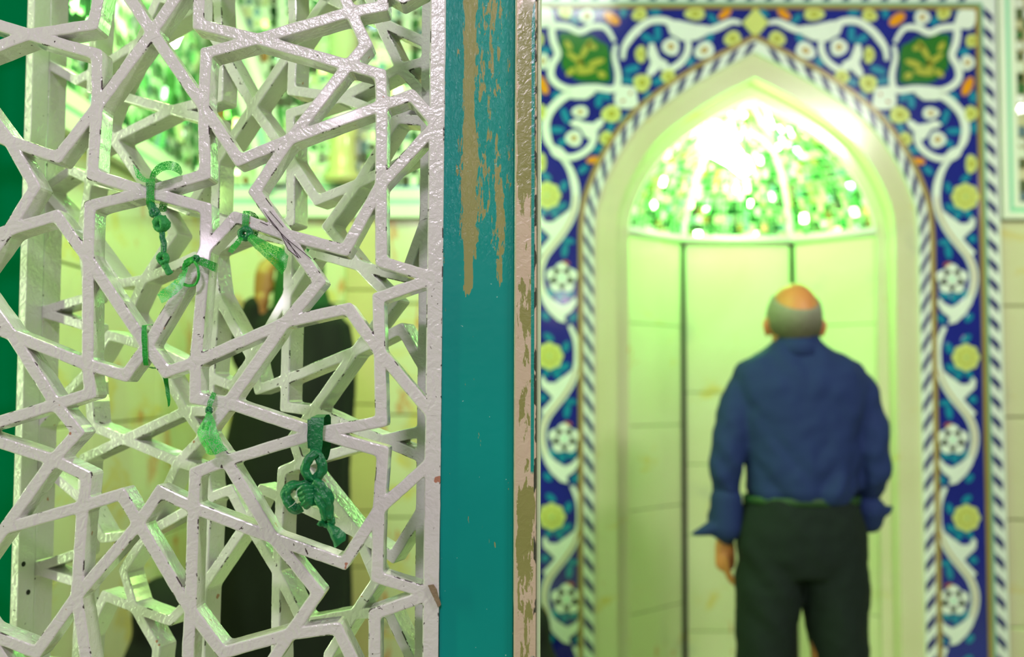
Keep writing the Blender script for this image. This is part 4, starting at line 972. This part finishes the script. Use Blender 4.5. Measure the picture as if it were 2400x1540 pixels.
# 1 long knotted cord under the star crossing
r1 = empty('knotted_green_ribbon', p3(355, 400)); tag(r1, 'long green cord with several knots and a net bow, hanging at upper left', 'ribbon', 'votive ribbons tied to the front lattice')
wrap('net_loop', 353, 422, 478, 24, NETD, r1)
sheet('net_bow', [[p3(348, 424, 1.19), p3(352, 410, 1.18), p3(366, 388, 1.178), p3(392, 378, 1.182), p3(418, 384, 1.19), p3(428, 404, 1.2)],
                  [p3(354, 428, 1.188), p3(366, 414, 1.18), p3(380, 402, 1.175), p3(398, 398, 1.18), p3(414, 404, 1.186), p3(424, 412, 1.194)]], NETD, r1, 4, .0006)
sheet('net_tail', [[p3(350, 424), p3(336, 412), p3(322, 396, 1.186), p3(312, 384, 1.18)], [p3(342, 428), p3(330, 424), p3(318, 412, 1.185), p3(314, 396, 1.18)]], NET, r1, 4, .0006)
v, f = strand([p3(352, 476, 1.205), p3(358, 488), p3(366, 502), p3(372, 522)], 0.0048); mk('twisted_cord', v, f, GRNDK, r1, True)
knot('cord_knot', p3(362, 498), 0.006, GRNDK, r1, 1)
knot('cord_knot', p3(378, 525), 0.0095, GRNROPE, r1, 2, 4)
v, f = strand([p3(380, 540), p3(381, 560), p3(384, 580), p3(383, 600)], 0.0034); mk('twisted_cord', v, f, GRNDK, r1, True)
knot('cord_knot', p3(382, 606), 0.0072, GRNROPE, r1, 5, 4)
v, f = strand([p3(386, 618), p3(392, 630), p3(398, 644)], [0.004] * 12 + [0.002]); mk('frayed_end', v, f, GRNROPE, r1, True)

# 2 net bow on the corner of the large star
r2 = empty('net_ribbon', p3(575, 520)); tag(r2, 'bright green net ribbon flaring to the right below its knot', 'ribbon', 'votive ribbons tied to the front lattice')
wrap('net_loop', 577, 498, 540, 20, NETD, r2, skew=2)
knot('knot', p3(575, 548, 1.192), 0.0085, GRNDK, r2, 3, 3)
sheet('net_tail', [[p3(578, 542), p3(606, 556, 1.185), p3(634, 570, 1.18), p3(662, 584, 1.18), p3(676, 600, 1.18)], [p3(578, 550), p3(600, 570, 1.178), p3(628, 592, 1.172), p3(652, 612, 1.172), p3(668, 630, 1.176)],
                   [p3(576, 556), p3(592, 576, 1.185), p3(616, 598, 1.18), p3(640, 622, 1.178), p3(662, 645, 1.178)]], NETD, r2, 4, .0012)
sheet('net_tail', [[p3(572, 548), p3(556, 560, 1.185), p3(540, 578, 1.182), p3(534, 590)], [p3(575, 556), p3(562, 572, 1.182), p3(552, 586, 1.18), p3(545, 595)]], NETD, r2, 4, .0008)

# 3 ribbon with a curl round the middle bar
r3 = empty('net_ribbon', p3(470, 610)); tag(r3, 'green net ribbon with a curled end and a long pale tail', 'ribbon', 'votive ribbons tied to the front lattice')
sheet('net_loop', [[p3(458, 600, 1.19), p3(474, 604, 1.188), p3(492, 610, 1.188), p3(508, 617, 1.194), p3(512, 620, 1.21)], [p3(456, 616, 1.19), p3(470, 622, 1.188), p3(488, 630, 1.188), p3(504, 637, 1.193), p3(508, 640, 1.21)]], NETD, r3, 4, .0004)
knot('knot', p3(459, 606, 1.188), 0.0042, GRNDK, r3, 4, 3)
v, f = strand([p3(456, 609, 1.188), p3(444, 613), p3(434, 622), p3(430, 634)], [0.0042] * 10 + [0.003] * 9); mk('twisted_tail', v, f, GRNBAND, r3, True)
sheet('net_tail', [[p3(436, 622), p3(418, 648, 1.184), p3(396, 668, 1.18), p3(368, 690, 1.178)], [p3(442, 628), p3(434, 656, 1.184), p3(420, 684, 1.18), p3(380, 712, 1.176)]], NET, r3, 5, .0012)
v, f = strand([p3(456, 612, 1.186), p3(464, 628, 1.184), p3(465, 648, 1.184), p3(458, 666, 1.186), p3(444, 670, 1.188), p3(430, 666, 1.19)], 0.0016); mk('curled_end', v, f, GRNBAND, r3, True)

# 4 narrow strap round the pinched crossing
r4 = empty('strap_ribbon', p3(340, 810)); tag(r4, 'narrow upright green strap round the pinched crossing', 'ribbon', 'votive ribbons tied to the front lattice')
wrap('strap', 338, 767, 854, 15, GRNBAND, r4, skew=-4)
sheet('loose_end', [[p3(382, 884, 1.245), p3(386, 905, 1.242), p3(390, 930, 1.24), p3(394, 954, 1.24)], [p3(394, 886, 1.245), p3(396, 906, 1.242), p3(399, 930, 1.24), p3(398, 950, 1.24)]], GRNBAND, r4, 4, .0005)

# 5 short net ribbon spreading like a skirt
r5 = empty('net_ribbon', p3(492, 945)); tag(r5, 'pale green net ribbon spreading like a skirt under a tight knot', 'ribbon', 'votive ribbons tied to the front lattice')
sheet('net_loop', [[p3(497, 918, 1.2), p3(492, 930, 1.19), p3(486, 945, 1.188), p3(486, 960, 1.188)], [p3(508, 922, 1.2), p3(504, 934, 1.19), p3(498, 948, 1.188), p3(494, 960, 1.188)]], NETD, r5, 4, .0004)
knot('knot', p3(490, 962, 1.188), 0.0042, GRNDK, r5, 6, 2)
sheet('net_tail', [[p3(486, 962), p3(476, 988, 1.184), p3(463, 1014, 1.18), p3(474, 1042, 1.178), p3(484, 1062, 1.178)], [p3(490, 964, 1.186), p3(490, 992, 1.178), p3(490, 1020, 1.174), p3(496, 1045, 1.174), p3(500, 1066, 1.176)],
                   [p3(494, 962), p3(503, 985, 1.184), p3(508, 1006, 1.18), p3(520, 1036, 1.18), p3(532, 1056, 1.18)]], NET, r5, 4, .0014)
sheet('net_fold', [[p3(485, 965, 1.184), p3(480, 985, 1.18), p3(472, 1005, 1.178)], [p3(494, 966, 1.184), p3(497, 985, 1.18), p3(488, 1010, 1.178)]], NETD, r5, 4, .0008)

# 6 the big satin cloth
r6 = empty('knotted_green_cloth', p3(742, 1000)); tag(r6, 'large dark green satin cloth twisted and knotted, hanging beside the post', 'ribbon', 'votive ribbons tied to the front lattice')
wrap('cloth_loop', 744, 983, 1074, 34, GRNDK, r6, 1.192, 1.24, 4)
wrap('inner_loop', 726, 988, 1050, 12, GRNDK, r6, 1.1945, 1.238, 0)
v, f = strand([p3(742, 1060, 1.186), p3(722, 1078, 1.184), p3(713, 1100, 1.184), p3(722, 1118, 1.186), p3(736, 1130)], 0.0052, 12); mk('twisted_fold', v, f, GRNDK, r6, True)
v, f = strand([p3(738, 1058, 1.192), p3(752, 1078, 1.188), p3(754, 1098, 1.188), p3(746, 1116, 1.188), p3(734, 1132)], 0.0055, 12); mk('twisted_fold', v, f, GRNDK, r6, True)
pts = [p3(735, 1122), p3(726, 1134), p3(706, 1138, 1.186), p3(684, 1140, 1.186), p3(671, 1156, 1.186), p3(676, 1180, 1.186), p3(692, 1194, 1.188), p3(706, 1188, 1.188)]
v, f = strand(pts, 0.0062, 14, .55, 160); mk('knot_loop', v, f, GRNDK, r6, True)
for kk, (a, b, c, d) in enumerate(((700, 1146, 734, 1150), (702, 1158, 738, 1158), (708, 1170, 742, 1166), (712, 1180, 740, 1174))):
    v, f = strand([p3(a, b + 4, 1.186), p3((a + c) / 2, (b + d) / 2 - 3, 1.180), p3(c, d, 1.186)], 0.0056, 12, .5, 200); mk('knot_fold', v, f, GRNDK, r6, True)
v, f = strand([p3(738, 1130, 1.186), p3(754, 1146, 1.182), p3(766, 1168, 1.182), p3(768, 1190, 1.184), p3(768, 1214, 1.186)], 0.0072, 14, .5, 150); mk('hanging_fold', v, f, GRNDK, r6, True)
v, f = strand([p3(736, 1146, 1.184), p3(750, 1172, 1.180), p3(760, 1198, 1.182), p3(764, 1216, 1.186)], 0.0056, 12, .5, 180); mk('hanging_fold', v, f, GRNDK, r6, True)
knot('cord_knot', p3(769, 1222), 0.0078, GRNDK, r6, 2, 3)
sheet('frayed_tail', [[p3(762, 1226), p3(766, 1244, 1.186), p3(776, 1262, 1.184), p3(785, 1284, 1.184)], [p3(770, 1228, 1.184), p3(780, 1246, 1.178), p3(786, 1260, 1.178), p3(792, 1278, 1.18)], [p3(780, 1226), p3(796, 1236, 1.186), p3(808, 1250, 1.186), p3(808, 1266, 1.186)]], GRNDK, r6, 5, .0022)
v, f = strand([p3(764, 1228), p3(752, 1226, 1.186), p3(748, 1232, 1.186)], 0.0032); mk('frayed_end', v, f, GRNDK, r6, True)
v, f = strand([p3(704, 1142, 1.178), p3(695, 1152, 1.176), p3(696, 1170, 1.176), p3(688, 1182, 1.176), p3(676, 1190, 1.178)], 0.0005, 5); mk('loose_thread', v, f, THREAD, r6, True)
names = {}
for o_, t_ in ((r1, 0),): pass

# ------------------------------------------------------------------ people
def limb(pts, radii, n=14, ell=None):
    """tapered capsule-like tube"""
    pts = [Vector(p) for p in pts]; pp = catmull(pts, 4); rr = []
    m_ = len(pts) - 1
    for i in range(len(pp)):
        s = i / (len(pp) - 1) * m_; k = min(int(s), m_ - 1); rr.append(radii[k] + (radii[k + 1] - radii[k]) * (s - k))
    d0 = (pp[0] - pp[1]).normalized(); d1 = (pp[-1] - pp[-2]).normalized()
    P_ = [pp[0] + d0 * rr[0] * .75, pp[0] + d0 * rr[0] * .45] + pp + [pp[-1] + d1 * rr[-1] * .45, pp[-1] + d1 * rr[-1] * .75]
    R_ = [rr[0] * .35, rr[0] * .82] + rr + [rr[-1] * .82, rr[-1] * .35]
    return tube_data(P_, R_, n, ell)
def uv_ell(c, rx, ry, rz, n=20, m_=14):
    V = []; F = []
    for j in range(1, m_):
        a = PI * j / m_
        for i in range(n): b = 2 * PI * i / n; V.append((c[0] + rx * math.sin(a) * math.cos(b), c[1] + ry * math.sin(a) * math.sin(b), c[2] + rz * math.cos(a)))
    for j in range(m_ - 2):
        for i in range(n): F.append((j * n + i, (j + 1) * n + i, (j + 1) * n + (i + 1) % n, j * n + (i + 1) % n))
    V.append((c[0], c[1], c[2] + rz)); V.append((c[0], c[1], c[2] - rz)); t = len(V) - 2
    for i in range(n): F.append((t, i, (i + 1) % n)); F.append((t + 1, (m_ - 2) * n + (i + 1) % n, (m_ - 2) * n + i))
    return V, F
def hand(wrist, d, side, palm_n, size=1.0):
    """five-fingered relaxed hand; d: direction of fingers, side: thumb side vector, palm_n: towards which the fingers curl"""
    w = Vector(wrist); d = Vector(d).normalized(); sd = Vector(side).normalized(); pn = Vector(palm_n).normalized(); s = size; parts = []
    parts.append(limb([w, w + d * .03 * s, w + d * .085 * s], [0.024 * s, 0.032 * s, 0.033 * s], 12, 0.6))
    for k, (o_, L, r) in enumerate(((0.026, 0.070, .0088), (0.009, 0.080, .0092), (-0.009, 0.074, .0088), (-0.025, 0.058, .0078))):
        b = w + d * .082 * s + sd * o_ * s
        parts.append(limb([b - d * .02 * s, b + d * L * .42 * s + pn * .006 * s, b + d * L * .76 * s + pn * .020 * s, b + d * L * .92 * s + pn * .038 * s], [r * s, r * s, r * .9 * s, r * .75 * s], 8))
    b = w + d * .028 * s + sd * .024 * s
    parts.append(limb([b, b + d * .026 * s + sd * .020 * s + pn * .010 * s, b + d * .055 * s + sd * .026 * s + pn * .022 * s], [0.013 * s, .0105 * s, .0085 * s], 8))
    return parts

# --- the man in the blue shirt, seen from behind
MY = 3.25; MS = 769.0
def mz(y): return CAMZ + (P(1873, y, MY).z - CAMZ)
def mx(x, y=900): return P(x, y, MY).x
X0 = mx(1873)
man = empty('person', (X0, MY, 0)); tag(man, 'balding grey-haired man in navy shirt standing with his back to us', 'person')
body = []
# head, neck
hc = (mx(1866, 740), MY + 0.02, mz(745))
body.append(uv_ell(hc, 0.078, 0.098, 0.108))
body.append(uv_ell((hc[0], hc[1] + .045, hc[2] - .055), 0.058, 0.062, 0.075))       # jaw
body.append(limb([(hc[0] + .005, MY, hc[2] - .06), (hc[0] + .008, MY - .005, mz(830))], [0.058, 0.062], 14))
body.append(limb([(hc[0], hc[1] + .105, hc[2] - .0), (hc[0], hc[1] + .125, hc[2] - .032)], [0.010, 0.014], 8))   # nose
body.append(limb([(hc[0] - .022, hc[1] + .098, hc[2] - .062), (hc[0] + .022, hc[1] + .098, hc[2] - .062)], [0.009, 0.009], 8))  # lips
for s in (-1, 1):
    ex = hc[0] + s * 0.079
    body.append(limb([(ex, hc[1] + .008, hc[2] - .002), (ex + s * .010, hc[1] - .004, hc[2] - .022), (ex + s * .004, hc[1] + .002, hc[2] - .052)], [0.012, 0.013, 0.010], 8, 0.55))
# torso under the clothes, arms and legs
zs_ = mz(850)
body.append(loft_data([(X0, MY, mz(1290), .14, .10), (X0, MY, mz(1165), .145, .10), (X0, MY, mz(1000), .16, .10), (X0, MY, mz(900), .18, .095), (X0, MY, mz(840), .12, .07)], 20))
ARM = {-1: [(mx(1750), MY, mz(892)), (mx(1700), MY - .01, mz(1090)), (mx(1704), MY + .05, mz(1262))], 1: [(mx(2002), MY, mz(892)), (mx(2040), MY - .01, mz(1095)), (mx(2022), MY + .10, mz(1255))]}
for s in (-1, 1):
    a = ARM[s]; body.append(limb(a, [0.042, 0.032, 0.026], 14))
    wv = Vector(a[2]); dd = Vector((0.02 * -s, 0.05, -1)).normalized()
    body += hand(wv, dd, (0, 1, 0.1), (-s, 0, 0), 1.0)
for s in (-1, 1):
    hx = X0 + s * 0.088
    body.append(limb([(hx, MY, mz(1290)), (hx, MY - .005, mz(1540)), (hx + s * .004, MY - .01, 0.30), (hx + s * .006, MY, 0.07)], [0.080, 0.062, 0.048, 0.036], 14))
    body.append(limb([(hx + s * .008, MY - .03, 0.035), (hx + s * .012, MY + .06, 0.035), (hx + s * .016, MY + .16, 0.026)], [0.034, 0.036, 0.026], 12, 0.8))
V, F = merge(*body); remesh('body', V, F, SKIN, man, 0.0055, 4)
# eyes
for s in (-1, 1):
    v, f = uv_ell((hc[0] + s * .030, hc[1] + .088, hc[2] - .002), .012, .010, .009, 12, 8); mk('eye', v, f, TWHITE, man, True)
# hair ring: shell round back and sides, open at the bald crown
V = []; F = []; n1, n2 = 40, 12
for j in range(n2 + 1):
    for i in range(n1 + 1):
        az = math.radians(-205 + 230 * i / n1)          # from right temple round the back to left temple
        bk = max(0, -math.sin(az))
        top = -0.12 + 0.50 * (1 - bk)
        lo = -0.35 - 0.40 * bk
        t = lo + (top + 0.30 - lo) * j / n2
        cz_ = max(-0.98, min(0.98, t)); rr = math.sqrt(1 - cz_ * cz_)
        k_ = 1.055 + 0.03 * noise.noise(Vector((az * 6, t * 8, 2))) - (0.05 if j in (0, n2) else 0)
        V.append((hc[0] + 0.0785 * k_ * rr * math.cos(az), hc[1] + 0.0985 * k_ * rr * math.sin(az), hc[2] + 0.108 * k_ * cz_))
for j in range(n2):
    for i in range(n1): q = j * (n1 + 1) + i; F.append((q, q + 1, q + n1 + 2, q + n1 + 1))
mk('hair', V, F, HAIRG, man, True)
# shirt
sh = []
sh.append(loft_data([(X0 + .010, MY, mz(1172), .154, .115, .9), (X0 + .010, MY, mz(1150), .166, .128, .9), (X0 + .008, MY, mz(1110), .168, .128, .9), (X0 + .002, MY, mz(1040), .177, .122, .9), (X0, MY, mz(970), .192, .120, .88),
                     (X0, MY, mz(905), .205, .115, .85), (X0, MY, mz(872), .200, .104, .85), (X0 - .001, MY, mz(852), .184, .092, .88), (X0 - .002, MY, mz(836), .150, .082, .9), (X0 - .003, MY, mz(822), .110, .074, .95), (X0 - .004, MY, mz(810), .082, .070), (X0 - .004, MY, mz(798), .070, .066)], 36))
for s in (-1, 1):
    a = [Vector(q) for q in ARM[s]]
    cuff = a[1].lerp(a[2], 0.90)
    sh.append(limb([a[0] + Vector((-s * .012, 0, -.005)), a[0] + Vector((s * .020, 0, -.060)), a[1] + Vector((s * .005, 0, 0)), a[1].lerp(a[2], .45) + Vector((s * -.002, 0, 0)), cuff], [0.052, 0.060, 0.052, 0.046, 0.045], 16))
V, F = merge(*sh)
def shirt_wr(c):
    a = noise.noise(Vector((c.x * 9 + c.z * 7, c.y * 5, c.z * 10 - abs(c.x - X0) * 14))); b = noise.noise(Vector((c.x * 24, c.y * 24, c.z * 26)))
    low = max(0, min(1, (1.30 - c.z) / .3))
    return 0.016 * a * (0.45 + low) + 0.004 * b
remesh('shirt', V, F, SHIRT, man, 0.0075, 5, shirt_wr)
# collar
V = []; F = []; n = 36
for i in range(n + 1):
    a = math.radians(-235 + 290 * i / n); c_, s_ = math.cos(a), math.sin(a); dz = -0.012 * (s_ + 1)
    for (r, z) in ((0.056, mz(787) ), (0.061, mz(785)), (0.084, mz(832)), (0.078, mz(834))):
        V.append((X0 - .002 + r * 1.02 * c_, MY - .002 + r * .98 * s_, z + dz * .4))
for i in range(n):
    for k in range(4): F.append((i * 4 + k, i * 4 + (k + 1) % 4, (i + 1) * 4 + (k + 1) % 4, (i + 1) * 4 + k))
mk('shirt_collar', V, F, SHIRT, man, True)
# rolled cuffs with a flaring flap
for s in (-1, 1):
    a = [Vector(q) for q in ARM[s]]; c = a[1].lerp(a[2], .84)
    if s < 0:
        c = P(1702, 1238, MY); pk = P(1624, 1252, MY)
        V, F = merge(limb([P(1702, 1165, MY), P(1702, 1240, MY)], [0.049, 0.050], 16), limb([P(1700, 1225, MY), P(1662, 1240, MY - .005), pk], [0.030, 0.021, 0.007], 12, 1.4))
    else:
        V, F = merge(limb([P(2040, 1190, MY), P(2036, 1222, MY + .02)], [0.046, 0.043], 16), limb([P(2052, 1200, MY), P(2078, 1196, MY), P(2090, 1188, MY)], [0.026, 0.016, 0.006], 12, 1.3))
    remesh('rolled_cuff', V, F, SHIRT, man, 0.006, 4)
# trousers
tr_ = [loft_data([(X0, MY, mz(1345), .150, .112, .85), (X0, MY, mz(1300), .196, .128, .85), (X0, MY, mz(1240), .192, .132, .88), (X0 + .003, MY, mz(1190), .176, .120, .9), (X0 + .004, MY, mz(1160), .166, .110, .9)], 36)]
for s in (-1, 1):
    hx = X0 + s * .101
    tr_.append(loft_data([(X0 + s * .118, MY, 0.055, .075, .095), (X0 + s * .117, MY, 0.30, .076, .085), (X0 + s * .115, MY - .005, mz(1560), .085, .092), (X0 + s * .106, MY, mz(1470), .090, .104), (X0 + s * .098, MY, mz(1380), .099, .112), (X0 + s * .092, MY, mz(1300), .100, .112)], 26))
V, F = merge(*tr_)
def tr_wr(c):
    return 0.008 * noise.noise(Vector((c.x * 12 + c.z * 5, c.y * 6, c.z * 11 + (c.x - X0) * 8))) + 0.003 * noise.noise(c * 30)
remesh('trousers', V, F, TROUS, man, 0.0085, 5, tr_wr)
V = []; F = []
for i in range(48):
    a = 2 * PI * i / 48
    for r, z in ((0.0, mz(1178)), (0.0, mz(1160)), (0.006, mz(1160)), (0.006, mz(1178))): V.append((X0 + .004 + (.170 + r) * math.cos(a), MY + (.112 + r) * math.sin(a), z))
for i in range(48):
    j = (i + 1) % 48
    for k in range(4): F.append((i * 4 + k, i * 4 + (k + 1) % 4, j * 4 + (k + 1) % 4, j * 4 + k))
mk('belt', V, F, BELT, man, True)

# --- cloaked figures
def cloak_fold(seed, amp, nf):
    return lambda a, z: amp * (math.sin(a * nf + 3 * noise.noise(Vector((a, z * 1.5, seed)))) * 0.5 + noise.noise(Vector((math.cos(a) * 2.2, math.sin(a) * 2.2, z * 2 + seed))))
# standing person in a long black cloak, one hand raised
PY = 3.42
def q3(x, y, Y=PY): return P(x, y, Y)
pc = q3(690, 900).x
per = empty('person', (q3(672, 1300).x, PY, 0)); tag(per, 'person standing in a long black cloak with one hand raised, behind the lattices', 'person')
def zz(y): return q3(690, y).z
hx = q3(704, 630).x
pb = [uv_ell((hx, PY + .02, zz(634)), .070, .088, .100), limb([(hx, PY, zz(690)), (hx, PY, zz(740))], [.05, .055], 12),
      limb([(hx - .01, PY + .10, zz(632)), (hx - .01, PY + .118, zz(655))], [.009, .012], 8),
      loft_data([(pc - .02, PY, 0.55, .10, .08), (pc, PY, zz(1100), .13, .10), (pc + .01, PY, zz(850), .15, .10), (pc + .01, PY, zz(735), .12, .08)], 18),
      limb([q3(600, 720, PY - .02), q3(584, 800, PY - .03), q3(614, 700, PY - .04)], [.036, .036, .026], 12)]
wr_ = q3(613, 700, PY - .04)
pb += hand(wr_, (0.06, 0.1, 1), (0.9, 0.2, 0), (0.4, 1, 0), 0.92)
pb.append(limb([q3(745, 760), q3(775, 880), q3(740, 980, PY + .08)], [.045, .04, .03], 12)); pb += hand(q3(735, 985, PY + .1), (-0.6, 0.7, -.1), (0, 0, 1), (0, 1, 0), .9)
for s in (-1, 1):
    lx = pc - .03 + s * .07
    pb.append(limb([(lx, PY, .62), (lx, PY, .3), (lx, PY, .06)], [.07, .05, .036], 12)); pb.append(limb([(lx, PY - .02, .035), (lx, PY + .14, .03)], [.034, .028], 10))
V, F = merge(*pb); remesh('body', V, F, SKIN2, per, 0.007, 4)
# head cloth
V, F = merge(uv_ell((hx, PY + .004, zz(634)), .078, .092, .110), limb([(hx, PY - .02, zz(655)), (hx + .01, PY - .02, zz(725))], [.078, .095], 18))
remesh('head_cloth', V, F, plain('dark_green_head_cloth', sg(10, 70, 30), .85), per, .008, 5)
# cloak
cl = [loft_data([(pc - .03, PY, 0.03, .235, .22), (pc - .03, PY, .35, .225, .20), (pc - .03, PY, zz(1500), .222, .19), (pc - .03, PY, zz(1300), .215, .18), (pc - .025, PY, zz(1100), .205, .165), (pc - .005, PY, zz(960), .19, .15), (pc + .015, PY, zz(850), .175, .13), (pc + .02, PY, zz(760), .150, .11), (pc + .02, PY, zz(712), .085, .08), (pc + .015, PY, zz(690), .06, .07)], 60, True, cloak_fold(3, .05, 9)),
      limb([q3(668, 780), q3(620, 860, PY - .02), q3(584, 835, PY - .03), q3(578, 780, PY - .035), q3(594, 715, PY - .04)], [.060, .062, .055, .047, .034], 16),
      limb([q3(752, 745), q3(790, 850), q3(770, 985)], [.065, .06, .065], 16)]
V, F = merge(*cl); remesh('cloak', V, F, BLACKCLOTH, per, .009, 3, lambda c: .006 * noise.noise(Vector((c.x * 18, c.y * 18, c.z * 5))))

def crouched(name, label, cx, cy, zt, w, lean, flip=1):
    """person sitting bowed on the floor under a black cloak"""
    root = empty(name, (cx, cy, 0)); tag(root, label, 'person')
    hz = zt - .10
    b = [uv_ell((cx, cy + .02, hz), .07, .088, .10), loft_data([(cx, cy, .05, .17, .16), (cx, cy, hz * .5, .14, .12), (cx, cy, hz - .12, .15, .09)], 16), limb([(cx, cy + .0, hz - .16), (cx, cy + .01, hz - .05)], [.05, .048], 10),
         limb([(cx, cy + .10, hz), (cx, cy + .115, hz - .025)], [.009, .012], 8)]
    for s in (-1, 1):
        b.append(limb([(cx + s * .15, cy, hz - .17), (cx + s * .20, cy + .08, hz * .5), (cx + s * .08, cy + .20, hz * .42)], [.042, .036, .026], 10)); b += hand((cx + s * .08, cy + .2, hz * .42), (-s * .5, .8, -.1), (0, 0, 1), (0, .3, -1), .9)
        b.append(limb([(cx + s * .10, cy, .12), (cx + s * .16, cy + .24, .14), (cx + s * .12, cy + .02, .06)], [.075, .058, .04], 10))
    V, F = merge(*b); remesh('body', V, F, SKIN2, root, .008, 3)
    c = [uv_ell((cx, cy - .002, hz), .084, .098, .118), loft_data([(cx + lean * 1.2, cy, .02, w * 1.25, .30), (cx + lean, cy, hz * .3, w * 1.15, .26), (cx + lean * .6, cy, hz * .62, w, .20), (cx + lean * .2, cy, hz - .14, w * .72, .13), (cx, cy, hz - .04, .085, .095), (cx, cy, hz, .082, .09)], 44, True, cloak_fold(cx * 3, .05, 7))]
    V, F = merge(*c); remesh('cloak', V, F, BLACKCLOTH, root, .010, 3, lambda q: .006 * noise.noise(q * 14))
    return root
a = P(388, 1364, 2.85); crouched('person', 'bowed person under a black cloak, low behind the lattice bottom left', a.x, 2.85, a.z, .165, -.02)
a = P(1236, 1412, 3.75); crouched('person', 'low black-cloaked sitter mostly hidden behind the teal post', a.x, 3.75, a.z, .17, .0)
